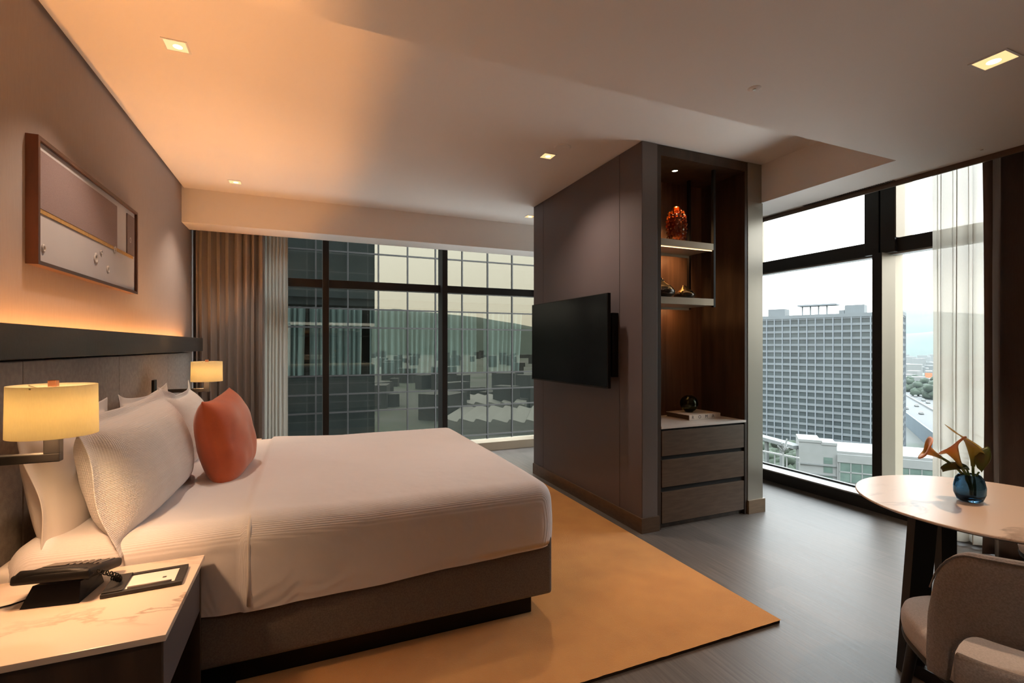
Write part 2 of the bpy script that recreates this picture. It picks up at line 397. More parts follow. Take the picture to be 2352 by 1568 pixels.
# ---- window_2: right window (towards +x)
w2 = struct(empty('window_2', (4.2, 3.0, 0)))
GX = 4.28
sub(MB().box(4.11, 4.13, .25, 5.66, 0, .098).build('sill_riser', 'frame'), w2)
sub(MB().box(4.10, 4.30, .25, 5.66, .098, .110, .002).build('window_sill', 'sill'), w2)
sub(MB().box(4.265, 4.30, .25, 5.66, .110, .122).build('gasket', 'frame'), w2)
for y in (1.035, 2.375, 3.715, 5.055):
    dy = y - 2.375
    mu = sub(MB().box(4.111, 4.125, 2.343 + dy, 2.412 + dy, .112, 2.03).box(4.125, 4.38, 2.35 + dy, 2.412 + dy, .112, 2.03).build('mullion', 'frame'), w2)
    sd = sub(MB().box(4.112, 4.38, 2.341 + dy, 2.350 + dy, .112, 2.03).build('mullion_lit_side', 'champagne'), w2)  # pale strip on the dark mullion: sky light painted as a colour
    sub(MB().box(4.165, 4.38, 2.282 + dy, 2.384 + dy, 2.03, 2.76, .003).box(4.165, 4.38, 2.396 + dy, 2.503 + dy, 2.03, 2.76, .003).box(4.19, 4.38, 2.38 + dy, 2.40 + dy, 2.03, 2.76).build('mullion', 'frame'), w2)
    sub(MB().box(4.17, 4.38, 2.275 + dy, 2.282 + dy, 2.14, 2.76).build('mullion_lit_side', 'champagne'), w2)  # same sky-lit side painted pale on the upper mullion
sub(MB().box(4.20, 4.38, .25, 5.66, 2.03, 2.14, .003).build('transom', 'frame'), w2)
sub(MB().box(4.215, 4.30, .25, 5.66, 2.018, 2.03).build('transom_lit_underside', 'sill'), w2)  # pale strip paints the light reflected on the transom's underside
ys = [.25, 1.03, 2.375, 3.715, 5.055, 5.66]
for a, b in zip(ys[:-1], ys[1:]):
    for z0, z1 in ((.11, 2.08), (2.08, 2.76)):
        p = MB(); p.grid(lambda u, v: (GX, a + (b - a) * u, z0 + (z1 - z0) * v), 2, 2)
        sub(p.build('pane', 'pane'), w2)

# ------------------------------------------------------------------ curtains
def curtain(name, p0, p1, z0, z1, amp, nf, mat, seed, drift=.0, pinch=0):
    """pleated cloth hung between plan points p0 -> p1"""
    p0 = Vector(p0); p1 = Vector(p1); d = p1 - p0; n = Vector((-d.y, d.x)).normalized(); rnd = random.Random(seed)
    ph = [rnd.uniform(-.6, .6) for _ in range(nf + 2)]; am = [rnd.uniform(.65, 1.15) for _ in range(nf + 2)]
    def fn(u, v):
        z = z1 + (z0 - z1) * v
        k = u * nf; i = int(k); f = k - i
        a = am[i] * (1 - f) + am[min(i + 1, nf)] * f; q = ph[i] * (1 - f) + ph[min(i + 1, nf)] * f
        w = math.sin(2 * PI * k + q * 1.2 + .35 * math.sin(v * 3 + i))
        w = math.copysign(abs(w) ** .8, w)
        s = amp * a * (.75 + .35 * v)
        side = math.sin(4 * PI * k) * .12 * abs(d.length) / nf
        c = p0 + d * (u + drift * v * (u - .5)) + d.normalized() * side
        pt = c + n * (w * s + .006 * noise.noise(Vector((u * 9, v * 3, seed))))
        return (pt.x, pt.y, z)
    m = MB(); m.grid(fn, nf * 14, 26)
    m2 = m.build(name, mat, smooth=True, solid=0 if mat == 'sheer' else .0015)
    return m2
c1 = curtain('curtain', (-1.0, 5.575), (-.40, 5.575), .012, 2.60, .062, 8, 'curtain', 3)
tag(c1, 'brown-grey pleated drape hanging beside the headboard at the far window', 'curtain')
c2 = curtain('sheer_curtain', (-.52, 5.64), (-.185, 5.64), .012, 2.60, .016, 9, 'sheer', 4)
tag(c2, 'narrow stack of sheer curtain beside the brown-grey drape at the far window', 'curtain')
c3 = curtain('sheer_curtain', (3.98, 1.95), (3.98, 1.10), .02, 2.66, .035, 10, 'sheer', 9)
tag(c3, 'long white translucent sheer hanging at the daylight window behind the table', 'curtain')
c4 = curtain('curtain', (3.86, 1.630), (3.86, .45), .012, 2.66, .078, 8, 'curtain_dark', 12)
tag(c4, 'dark brown blackout drape at the right end of the daylight window', 'curtain')
# track
t = MB().box(-1.0, 4.0, 5.55, 5.66, 2.61, 2.63).build('curtain_track', 'rubber'); tag(t, 'dark curtain rail in the pocket above the far window', 'curtain rail')
t = MB().box(3.84, 4.0, .3, 5.5, 2.68, 2.70).build('curtain_track', 'rubber'); tag(t, 'dark curtain rail in the pocket above the daylight window', 'curtain rail')

# ------------------------------------------------------------------ headboard + ledge
hb = empty('headboard', (WX, 3.0, 0)); tag(hb, 'wall-wide grey upholstered headboard in tall panels under the dark ledge', 'headboard')
seams = [-.2, .42, 1.26, 2.368, 3.369, 4.515, 5.20]
seams = [-.6, .4, 1.38, 2.368, 3.369, 4.40, 5.22]
for a, b in zip(seams[:-1], seams[1:]):
    o = MB().box(WX + .001, -.972, a + .002, b - .002, 0.06, 1.245, .006, 3).build('panel', 'headboard', angle=40); sub(o, hb)
lg = empty('wall_ledge', (WX, 3.0, 1.26)); tag(lg, 'long dark wood ledge with hidden warm light running above the bed', 'ledge')
sub(MB().box(WX + .002, -.905, -1.2, 5.26, 1.256, 1.272, .001).box(-.905, -.89, -1.2, 5.26, 1.256, 1.375, .0015).box(WX + .002, -.905, 5.245, 5.26, 1.272, 1.375).build('fascia', 'ledgewood'), lg)
sub(MB().box(-1.0, -.985, -1.15, 5.20, 1.275, 1.285).build('light_strip', 'led'), lg)
# small socket plate near the bed
so = MB().box(-.972, -.963, 2.10, 2.185, .64, .76, .002).build('switch_plate', 'black'); tag(so, 'small black switch plate on the headboard above the near nightstand', 'switch')

# ------------------------------------------------------------------ bed
bed = empty('bed', (.1, 2.92, 0)); tag(bed, 'large double bed made up in white linen on a grey upholstered base', 'bed')
sub(MB().box(-.93, 1.075, 2.045, 3.80, .125, .40, .018, 3).build('base', 'bedbase', angle=40), bed)
sub(MB().box(-.85, 1.0, 2.12, 3.72, .0165, .13, .004).build('plinth', 'black'), bed)
def rbox(x0, x1, y0, y1, z0, z1, r, nx, ny, nz, fn=None):
    m = MB(); bm = m.bm
    def q(p):
        c = Vector((min(max(p.x, x0 + r), x1 - r), min(max(p.y, y0 + r), y1 - r), min(max(p.z, z0 + .0), z1 - r)))
        d = p - c
        if d.length > 1e-6:
            inf = max(abs(d.x), abs(d.y), abs(d.z)); p = c + d.normalized() * inf if d.length else p
        return fn(p) if fn else p
    cache = {}
    def V(x, y, z):
        k = (round(x, 5), round(y, 5), round(z, 5))
        if k not in cache: cache[k] = bm.verts.new(q(Vector((x, y, z))))
        return cache[k]
    X = [x0 + (x1 - x0) * i / nx for i in range(nx + 1)]; Y = [y0 + (y1 - y0) * i / ny for i in range(ny + 1)]; Z = [z0 + (z1 - z0) * i / nz for i in range(nz + 1)]
    for i in range(nx):
        for j in range(ny):
            bm.faces.new((V(X[i], Y[j], z1), V(X[i + 1], Y[j], z1), V(X[i + 1], Y[j + 1], z1), V(X[i], Y[j + 1], z1)))
    for i in range(nx):
        for k in range(nz):
            for y in (y0, y1): bm.faces.new((V(X[i], y, Z[k]), V(X[i + 1], y, Z[k]), V(X[i + 1], y, Z[k + 1]), V(X[i], y, Z[k + 1])))
    for j in range(ny):
        for k in range(nz):
            for x in (x0, x1): bm.faces.new((V(x, Y[j], Z[k]), V(x, Y[j + 1], Z[k]), V(x, Y[j + 1], Z[k + 1]), V(x, Y[j], Z[k + 1])))
    return m
def duvet_fn(p):
    cx, cy = .09, 2.92
    u = (p.x - cx) / 1.0; v = (p.y - cy) / .9
    top = max(0, (p.z - .5) / .16)
    p.z += top * .012 * (1 - u * u * .6) * (1 - v * v)
    p.z += top * .005 * noise.noise(Vector((p.x * 2.4, p.y * 2.4, 2)))
    if p.z < .60:                     # hanging cloth: gentle vertical folds and a lean in towards the hem
        k = (.60 - p.z) / .27
        out = .010 * math.sin(k * PI * .8) - .006 * k
        ripple = .006 * k * noise.noise(Vector((p.x * 9, p.y * 9, p.z * 1.5))) + .004 * k * math.sin(p.x * 40 + noise.noise(Vector((p.x * 5, 0, 0))) * 3) * max(0, 1 - abs(p.x + .3) * 3)
        if abs(v) > .93: p.y += (out + ripple) * (1 if v > 0 else -1)
        if abs(u) > .95: p.x += (out + ripple) * (1 if u > 0 else -1)
        if p.z < .36: p.z += .006 * noise.noise(Vector((p.x * 3, p.y * 3, 7))) + .035 * max(0, (p.x - .2) / .9) * (0 if p.z > .35 else 1)
    # turned-over edge of the cover
    dd = p.x - (-.195)
    if -.03 < dd < .5: 
        h = .014 * min(1, (dd + .03) / .012) * (1 if dd < .02 else max(0, 1 - (dd - .02) / .4))
        if p.z > .6: p.z += h
        elif v < -.9: p.y -= h * .8
    return p
dv = rbox(-.90, 1.090, 2.030, 3.815, .325, .655, .085, 130, 90, 16, duvet_fn)
sub(dv.build('duvet', 'linen', smooth=True), bed)
hm = MB(); pts = [(-.197, 2.020, .345), (-.197, 2.017, .45), (-.197, 2.021, .56)]
for k in range(1, 7):
    a_ = k / 7 * PI / 2; pts.append((-.197, 2.115 - .090 * math.cos(a_), .572 + .090 * math.sin(a_)))
for k in range(0, 21):
    y_ = 2.125 + k * 1.595 / 20; v_ = (y_ - 2.92) / .9; pts.append((-.197, y_, .6605 + .0115 * (1 - v_ * v_) + .005 * noise.noise(Vector((-.197 * 2.4, y_ * 2.4, 2)))))
hm.tube(pts, .008, 8); sub(hm.build('hem', 'linen_plain', smooth=True), bed)
sub(MB().box(-.93, -.84, 2.05, 3.79, .40, .585, .03, 3).build('mattress', 'linen_plain', angle=50), bed)

def pillow(name, w, h, t, loc, tilt, yaw, roll, mat, flange=.0, seed=0, n=40, slump=0, seam=True):
    """w along local Y, h along local Z, thickness along local X; loc = centre"""
    m = MB()
    def side(sg):
        def fn(a, b):
            u = a * 2 - 1; v = b * 2 - 1
            fu = flange / (w / 2); fv = flange / (h / 2)
            iu = min(1, abs(u) / (1 - fu)); iv = min(1, abs(v) / (1 - fv))
            prof = (max(0, 1 - iu ** 3.2) * max(0, 1 - iv ** 3.2)) ** .55
            x = sg * (t / 2 * prof + .0025)
            y = w / 2 * u * (1 - .030 * (1 - v * v) * abs(u)); z = h / 2 * v * (1 - .035 * (1 - u * u) * abs(v))
            # pulled corners, sagging top edge, wrinkles
            x += .012 * prof * noise.noise(Vector((y * 9 + seed, z * 9, sg)))
            edge = max(abs(u), abs(v)) ** 6
            wob = .010 * edge * math.sin(14 * y + seed) + .012 * edge * math.sin(17 * z + 2 * seed)
            x += wob * (1 if flange else .35)
            corner = (abs(u) * abs(v)) ** 4
            z += (.012 * corner if v > 0 else 0) - slump * (1 - u * u) * max(0, v)
            return (x, y, z)
        return fn
    A = m.grid(side(1), n, n); B = m.grid(side(-1), n, n)
    for i in range(n - 1):
        for (p, q_) in (((i, 0), (i + 1, 0)), ((i, n - 1), (i + 1, n - 1))):
            m.bm.faces.new((A[p[0]][p[1]], A[q_[0]][q_[1]], B[q_[0]][q_[1]], B[p[0]][p[1]]))
        for (p, q_) in (((0, i), (0, i + 1)), ((n - 1, i), (n - 1, i + 1))):
            m.bm.faces.new((A[p[0]][p[1]], A[q_[0]][q_[1]], B[q_[0]][q_[1]], B[p[0]][p[1]]))
    o = m.build(name, mat, smooth=True, sub=1)
    o.location = loc; o.rotation_euler = (roll, tilt, yaw); return o
T = math.radians
tag(pillow('pillow', .84, .50, .17, (-.835, 2.47, .80), T(-9), T(1), T(0), 'linen_plain', .045, 1, slump=.01),
    'plain white pillow leaning on the headboard behind the near lamp', 'pillow')
tag(pillow('pillow', .84, .50, .17, (-.845, 3.43, .80), T(-9), T(-1), T(0), 'linen_plain', .045, 2, slump=.03),
    'plain white pillow at the headboard on the window side, mostly hidden', 'pillow')
tag(pillow('pillow', .92, .50, .24, (-.625, 2.455, .835), T(-14), T(-3), T(1), 'waffle', .045, 3, slump=.012),
    'large white waffle pillow with flat flange, in front on the lamp side', 'pillow')
tag(pillow('pillow', .84, .50, .20, (-.66, 3.42, .83), T(-14), T(2), T(-1), 'waffle', .045, 5, slump=.05),
    'white waffle pillow behind the rust cushion on the window side', 'pillow')
tag(pillow('cushion', .50, .42, .21, (-.375, 2.84, .845), T(-11), T(-6), T(3), 'orange', .0, 8, n=30),
    'rust-orange satin cushion propped against the white pillows', 'cushion')

# ------------------------------------------------------------------ rug
rg = empty('rug', (1.0, 3.0, 0)); tag(rg, 'mustard-orange pile rug under the bed on the grey plank floor', 'rug')
rm = MB(); rm.grid(lambda u, v: (-.25 + 2.30 * u, 1.60 + 2.75 * v + .002 * noise.noise(Vector((u * 60, v * 2, 0))), .016 + .0006 * noise.noise(Vector((u * 40, v * 40, 1)))), 160, 40)
sub(rm.build('pile', 'rug', smooth=True), rg)
sub(MB().box(-.245, 2.046, 1.604, 4.345, 0.001, .0145).build('binding', 'rugedge'), rg)

# ------------------------------------------------------------------ nightstands
def nightstand(y0, y1, label):
    r = empty('nightstand', (-.65, (y0 + y1) / 2, 0)); tag(r, label, 'nightstand', None)
    x0, x1 = -.970, -.345
    sub(MB().box(x0, x1 + .012, y0 - .012, y1, .545, .562, .0015).build('top', 'marble'), r)
    sub(MB().box(x0, x1, y0, y0 + .02, 0.0, .545).build('side_panel', 'darkwood'), r)
    sub(MB().box(x0, x1, y1 - .02, y1, 0.0, .545).build('side_panel', 'darkwood'), r)
    sub(MB().box(x0, x1 - .03, y0 + .02, y1 - .02, .0, .04).box(x0, x1 - .03, y0 + .02, y1 - .02, .36, .375).box(x0, x0 + .015, y0 + .02, y1 - .02, .04, .54).build('carcass', 'darkwood'), r)
    sub(MB().box(x1 - .022, x1, y0 + .022, y1 - .022, .375, .535, .002).build('drawer', 'panel'), r)
    return r
nightstand(1.50, 2.005, 'dark wood nightstand with cream marble top, holding the telephone')
nightstand(3.84, 4.36, 'dark wood nightstand with marble top on the window side of the bed')

# phone
ph = empty('telephone', (-.66, 1.86, .562)); tag(ph, 'black corded desk telephone on the near nightstand', 'telephone')
ph.rotation_euler = (0, 0, T(-8)); ph.scale = (.82, .9, .92)
R0 = Matrix.Rotation(T(-22), 3, 'X')
def pp(m, nm, mt, **k): o = m.build(nm, mt, ph, **k); return o
pp(MB().hexa([(-.085, -.095, 0.001), (.085, -.095, .001), (.085, .05, .001), (-.085, .05, .001), (-.07, -.06, .055), (.07, -.06, .055), (.07, .06, .03), (-.07, .06, .03)]), 'foot', 'black')
b = MB(); b.box(-.115, .115, -.10, .115, .052, .082, .012, 3, rot=Matrix.Rotation(T(-13), 3, 'X'), piv=(0, 0, .06)); bd = pp(b, 'body', 'black', angle=45)
b = MB(); b.box(-.10, -.03, .03, .10, .083, .0845, rot=Matrix.Rotation(T(-13), 3, 'X'), piv=(0, 0, .06)); pp(b, 'display', 'lead').parent = bd
for i in range(4):
    for j in range(3):
        x = -.012 + i * .021; y = .035 + j * .022
        b = MB(); b.box(x - .006, x + .006, y - .006, y + .006, .081, .0865, .0015, 1, rot=Matrix.Rotation(T(-13), 3, 'X'), piv=(0, 0, .06)); pp(b, 'key', 'lead').parent = bd
b = MB()
for dx in (.078, .095):
    b.box(dx - .004, dx + .004, .0, .09, .081, .0855, rot=Matrix.Rotation(T(-13), 3, 'X'), piv=(0, 0, .06))
pp(b, 'side_keys', 'lead').parent = bd
hs = MB(); hs.tube([(-.112, -.078, .082), (-.09, -.078, .094), (-.045, -.078, .098), (.045, -.078, .096), (.09, -.078, .088), (.112, -.078, .074)], [.012, .018, .013, .013, .018, .012], 12)
pp(hs, 'handset', 'black', smooth=True)
cd = MB(); pts = []
for i in range(150):
    a = i * .55; s = i / 149
    c = Vector((.125 + .045 * math.sin(s * PI), -.07 + .09 * s, .085 - .062 * min(1, s * 1.4)))
    pts.append(c + Vector((math.cos(a) * .007, 0, math.sin(a) * .007)))
cd.tube(pts, .0022, 6); pp(cd, 'coiled_cord', 'black', smooth=True)
cd = MB(); cd.tube([(-.08, -.02, .006), (-.13, -.06, .004), (-.20, -.09, .004), (-.275, -.09, .004)], .0028, 8); pp(cd, 'line_cord', 'black', smooth=True)

# note tray
nt_ = empty('note_tray', (-.46, 1.84, .562)); tag(nt_, 'flat black tray holding white note paper beside the telephone', 'note tray')
nt_.rotation_euler = (0, 0, T(3))
m = MB(); m.box(-.10, .10, -.068, -.052, .001, .012, .002).box(-.10, .10, .052, .068, .001, .012, .002).box(.078, .10, -.052, .052, .001, .012, .002).box(-.10, -.088, -.052, .052, .001, .012, .002)
m.build('rim', 'softblack', nt_)
MB().box(-.098, -.048, -.062, .062, .011, .016, .002).build('flap', 'softblack', nt_)
MB().box(-.088, .078, -.052, .052, .001, .008).build('notepad', 'paper', nt_)
MB().box(.040, .050, -.006, .004, .008, .0085).build('logo', 'ink', nt_)
MB().tube([(-.04, -.045, .0115), (.07, -.045, .0115)], .0035, 8).build('pencil', 'lead', nt_, smooth=True)

# ------------------------------------------------------------------ wall lamps
def walllamp(y, label):
    r = empty('wall_lamp', (-.654, y, .98)); tag(r, label, 'lamp', 'bedside wall lamps' if False else None)
    cx = -.654
    sub(MB().box(-.972, -.955, y - .03, y + .03, .93, 1.07, .003).build('wall_plate', 'blackmetal'), r)
    sub(MB().box(-.958, cx + .018, y - .013, y + .013, .978, 1.003, .003).box(cx - .018, cx + .018, y - .013, y + .013, 1.0, 1.075, .003).build('arm', 'blackmetal'), r)
    s = MB(); prof = [(.097, 0), (.095, .14)]
    s.lathe(prof, 64, (cx, y, 1.052), caps=False)
    sub(s.build('lamp_shade', 'shade', smooth=True, solid=.0015), r)
    k = MB()
    for a in range(3):
        an = 2 * PI * a / 3 + .4
        k.tube([(cx, y, 1.17), (cx + .099 * math.cos(an), y + .099 * math.sin(an), 1.188)], .0018, 6)
    k.tube([(cx, y, 1.06), (cx, y, 1.19)], .004, 8)
    sub(k.build('harp', 'brass'), r)
    sub(MB().box(cx - .0095, cx + .0095, y - .0095, y + .0095, 1.186, 1.206, .002).build('finial', 'copper'), r)
    ld = bpy.data.lights.new('bulb', 'POINT'); ld.energy = 5.4; ld.color = (1, .68, .37); ld.shadow_soft_size = .025
    lo = bpy.data.objects.new('bulb', ld); COL.objects.link(lo); sub(lo, r); lo.location = (cx, y + .001, 1.115)
    for (e, rx, sz) in ((24, PI, 88), (20, 0, 120)):
        ls = bpy.data.lights.new('bulb_beam', 'SPOT'); ls.energy = e; ls.color = (1, .54, .27); ls.spot_size = T(sz); ls.spot_blend = 1; ls.shadow_soft_size = .05
        lo = bpy.data.objects.new('bulb_beam', ls); COL.objects.link(lo); lo.location = (cx, y + .0, 1.12 if rx else 1.065); lo.rotation_euler = (rx, 0, 0); sub(lo, r)
    return r
walllamp(1.75, 'wall lamp with lit cream drum shade on a dark arm over the telephone')
walllamp(4.01, 'lit wall lamp with cream shade beyond the pillows, by the curtain')

# ------------------------------------------------------------------ artwork
art = empty('framed_artwork', (-1.02, 3.17, 1.9)); tag(art, 'wide walnut-framed abstract relief of mauve panels on the bed wall', 'picture')
FX0, FX1 = WX + .001, -.998
a0, a1, b0, b1 = 2.545, 3.795, 1.632, 2.155
fr = MB(); w = .016
fr.box(FX0, FX1, a0, a0 + w, b0, b1).box(FX0, FX1, a1 - w, a1, b0, b1).box(FX0, FX1, a0 + w, a1 - w, b0, b0 + w).box(FX0, FX1, a0 + w, a1 - w, b1 - w, b1)
sub(fr.build('frame', 'pictureframe'), art)
sub(MB().box(FX0, -1.012, a0 + w, a1 - w, b0 + w, b1 - w).build('ground', 'mat'), art)
sub(MB().box(-1.012, -1.006, 2.562, 3.454, 1.866, 2.105).build('mauve_panel', 'mauve'), art)
sub(MB().box(-1.012, -1.006, 3.625, 3.758, 1.868, 2.11).build('mauve_panel', 'mauvedark'), art)
sub(MB().box(-1.012, -1.0075, 2.562, 3.735, 1.848, 1.866).build('ochre_band', 'goldline'), art)
for (y, z, r) in ((2.616, 1.707, .018), (3.16, 1.757, .030), (3.229, 1.80, .013), (3.427, 1.851, .024), (3.326, 1.722, .022), (3.683, 1.957, .020)):
    s = MB()
    s.grid(lambda u, v: (-1.010 + .004 * math.sin(2 * PI * v) * 1.2, y + (r * (.72 + .28 * math.cos(2 * PI * v))) * math.cos(2 * PI * u) * .8, z + (r * (.72 + .28 * math.cos(2 * PI * v))) * math.sin(2 * PI * u)), 20, 8, True, True)
    sub(s.build('ring', 'ringcream', smooth=True), art)

# ------------------------------------------------------------------ cabinet block
cab = empty('room_divider_cabinet', (2.7, 3.6, 0)); tag(cab, 'full-height dark divider with open niche, shelves and three drawers', 'cabinet')
CX0, CX1, CY0, CY1 = 2.144, 3.30, 2.745, 4.49
def cb(m, nm, mt, **k): return sub(m.build(nm, mt, **k), cab)
# left wall face in three panels (seams at y 3.008 and 4.272)
for (p, q) in ((CY0 + .002, 3.006), (3.010, 4.270), (4.274, CY1)):
    cb(MB().box(CX0, CX0 + .03, p, q, .10, 2.728, .0015, 1), 'side_panel', 'panel')
cb(MB().box(CX0 + .02, 2.30, CY0 + .03, CY1 - .01, 0, 2.727).box(2.30, CX1, 3.21, CY1 - .01, 0, 2.727).box(3.15, CX1 - .002, CY0 + .03, CY1, 0, 2.427).box(3.15, 3.298, CY0 + .03, 3.4, 2.427, 2.727), 'carcass', 'darkwood')
cb(MB().box(CX0 + .003, 2.277, CY0, CY0 + .03, .10, 2.728, .002), 'pilaster', 'pilaster')
cb(MB().box(3.150, 3.311, CY0, CY0 + .03, .10, 2.427, .002).box(3.150, 3.297, CY0, CY0 + .03, 2.427, 2.728), 'pilaster', 'pilaster_lit')
cb(MB().box(2.277, 2.312, CY0 + .004, CY0 + .05, 0, 2.728).box(3.122, 3.150, CY0 + .004, CY0 + .05, 0, 2.728), 'jamb', 'darkwood')
cb(MB().box(2.312, 3.122, CY0 + .004, 3.21, 2.655, 2.728), 'head', 'darkwood')
cb(MB().box(2.302, 2.312, CY0 + .05, 3.205, .73, 2.655).box(3.122, 3.135, CY0 + .05, 3.205, .73, 2.655), 'niche_side', 'darkwood')
cb(MB().box(2.312, 3.122, 3.197, 3.212, .73, 2.655), 'niche_back', 'nichewood')
cb(MB().box(CX0 - .012, 2.288, CY0 - .012, CY0 + .02, 0, .105, .001).box(CX0 - .012, CX0 + .01, CY0 + .02, CY1, 0, .105, .001), 'baseboard', 'brownwood')
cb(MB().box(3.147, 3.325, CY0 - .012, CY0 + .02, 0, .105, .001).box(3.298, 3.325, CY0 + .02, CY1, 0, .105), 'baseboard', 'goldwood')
cb(MB().box(2.314, 3.133, CY0 + .001, 3.197, .712, .730, .001), 'worktop', 'marble_white')
cb(MB().box(2.316, 3.115, CY0 + .02, 3.19, .03, .705), 'drawer_carcass', 'rubber')
for z0, z1 in ((.519, .697), (.297, .490), (.040, .262)):
    cb(MB().box(2.320, 3.112, CY0 + .003, CY0 + .022, z0, z1, .0015), 'drawer', 'brownwood')
cb(MB().box(2.316, 3.115, CY0 + .03, CY0 + .045, 0, .04), 'plinth', 'darkwood')
# metal shelves
for z0, z1 in ((2.033, 2.082), (1.610, 1.661)):
    cb(MB().box(2.313, 2.856, 2.80, 3.10, z0, z1, .0015), 'shelf', 'brass')
    if z0 > 2: cb(MB().box(2.33, 2.86, 2.82, 2.826, z0 - .004, z0 - .001), 'shelf_light', M['led2'])
for z0 in (1.610, 2.033):
    cb(MB().box(2.33, 2.84, 3.070, 3.082, z0 - .008, z0 - .001), 'rear_light', M['led3'])
    cb(MB().box(2.315, 2.855, 3.058, 3.064, z0 - .018, z0), 'light_lip', 'brass')
cb(MB().box(2.872, 2.892, 2.815, 2.840, 1.60, 2.655, .001), 'post', 'blackmetal')
cb(MB().box(2.872, 2.892, 3.075, 3.10, 1.60, 2.655, .001), 'post', 'blackmetal')
for z0 in (1.615, 2.04): cb(MB().box(2.853, 2.875, 2.82, 2.835, z0, z0 + .04), 'bracket', 'brass')
for z in (1.98,): pass

# TV
tv = empty('television', (2.1, 3.6, 1.3)); tag(tv, 'flat black television mounted on the side of the divider, facing the bed', 'television')
p0 = Vector((2.024, 2.985)); p1 = Vector((1.972, 4.170)); d = (p1 - p0).normalized(); n = Vector((-d.y, d.x))
if n.x > 0: n = -n
def tvbox(s0, s1, t0, t1, z0, z1, nm, mt, bev=.002):
    ang = math.atan2(d.y, d.x); m = MB(); m.box(s0, s1, t0, t1, z0, z1, bev)
    bmesh.ops.rotate(m.bm, verts=m.bm.verts, cent=(0, 0, 0), matrix=Matrix.Rotation(ang, 3, 'Z')); bmesh.ops.translate(m.bm, verts=m.bm.verts, vec=(p0.x, p0.y, 0))
    return sub(m.build(nm, mt), tv)
LN = (p1 - p0).length
sgn = 1 if Vector((-d.y, d.x)).dot(n) > 0 else -1    # +local y points to the viewer when sgn = 1
def yy(a, b): return (a, b) if sgn > 0 else (-b, -a)
tvbox(0, LN, *yy(-.028, 0), .990, 1.692, 'bezel', 'lead' if False else 'black', .003)
tvbox(.006, LN - .006, *yy(0, .0012), 1.002, 1.686, 'screen', 'screen', 0)
tvbox(.0, LN, *yy(-.002, .0014), .988, .996, 'lower_trim', 'blackmetal', 0)
tvbox(.10, LN - .10, *yy(-.055, -.028), 1.05, 1.45, 'rear_housing', 'black', .006)
sub(MB().box(2.09, 2.143, 3.02, 3.90, 1.07, 1.55, .004).box(2.03, 2.1, 3.35, 3.75, 1.2, 1.45).build('wall_bracket', 'black'), tv)

# niche objects
bk = empty('book', (2.70, 2.945, .73)); tag(bk, 'cream book with letters along its spine lying on the niche worktop', 'book')
bk.rotation_euler = (0, 0, T(3)); bk.scale = (1.16, 1.1, 1.1)
MB().box(-.005, .285, -.05, .17, .001, .004).box(-.005, .285, -.05, .17, .035, .038).build('cover', 'cream', bk)
MB().box(0, .282, -.045, .166, .004, .035).build('pages', 'bookdark', bk)
spine = MB().box(-.003, .285, -.053, -.049, .001, .038).build('spine', 'cream', bk)
def text(s, size, parent, mat, loc, rot, name):
    cu = bpy.data.curves.new(name, 'FONT'); cu.body = s; cu.size = size; cu.extrude = .0004; cu.align_x = 'CENTER'; cu.align_y = 'CENTER'
    t_ = bpy.data.objects.new(name, cu); COL.objects.link(t_); bpy.context.view_layer.update()
    me = bpy.data.meshes.new_from_object(t_.evaluated_get(bpy.context.evaluated_depsgraph_get())); bpy.data.objects.remove(t_); me.materials.clear(); me.materials.append(M[mat])
    o = bpy.data.objects.new(name, me); COL.objects.link(o); o.parent = parent; o.location = loc; o.rotation_euler = rot
    return o
for i, ch in enumerate('ROMA'):
    text(ch, .032, spine, 'ink', (.028 + i * .062, -.0536, .0195), (PI / 2, 0, 0), 'letter')
orb = empty('glass_orb', (2.83, 3.03, .772)); tag(orb, 'smoked round glass ball vase standing on the cream book', 'vase')
s = MB(); r = .070
prof = [(.0001, .002), (.03, .002)] + [(r * math.sin(a), r * .98 - r * .98 * math.cos(a)) for a in [PI * k / 24 for k in range(4, 22)]] + \
       [(r * math.sin(a) * .88, r * .98 - r * .86 * math.cos(a)) for a in [PI * k / 24 for k in range(21, 5, -1)]] + [(.0001, .016)]
s.lathe(prof, 48, (0, 0, 0), caps=False)
s.build('bowl', 'darkglass', orb, smooth=True)

hv = empty('hobnail_vase', (2.63, 2.95, 2.082)); hv.scale = (.86, .86, 1); tag(hv, 'amber glass vase covered in round knobs on the upper niche shelf', 'vase')
prof = [(.0001, .0), (.045, 0), (.06, .02), (.075, .08), (.08, .15), (.072, .22), (.05, .265), (.036, .28), (.034, .29), (.030, .29), (.031, .275), (.045, .255), (.066, .21), (.073, .15), (.068, .08), (.05, .025), (.0001, .014)]
s = MB(); s.lathe(prof, 36, caps=False); hvb = s.build('body', 'amberglass', hv, smooth=True)
k = MB()
def rad(z):
    pr = prof[1:9]
    for (r0, z0), (r1, z1) in zip(pr[:-1], pr[1:]):
        if z0 <= z <= z1: return r0 + (r1 - r0) * (z - z0) / max(1e-6, z1 - z0)
    return .05
for row in range(8):
    z = .028 + row * .031; rr = rad(z)
    for i in range(14):
        a = 2 * PI * (i + .5 * (row % 2)) / 14
        mt = Matrix.Translation((rr * math.cos(a) * 1.06, rr * math.sin(a) * 1.06, z))
        bmesh.ops.create_uvsphere(k.bm, u_segments=10, v_segments=7, radius=.0115, matrix=mt)
kn = k.build('knobs', 'amberglass', hvb, smooth=True); kn['kind'] = 'stuff'

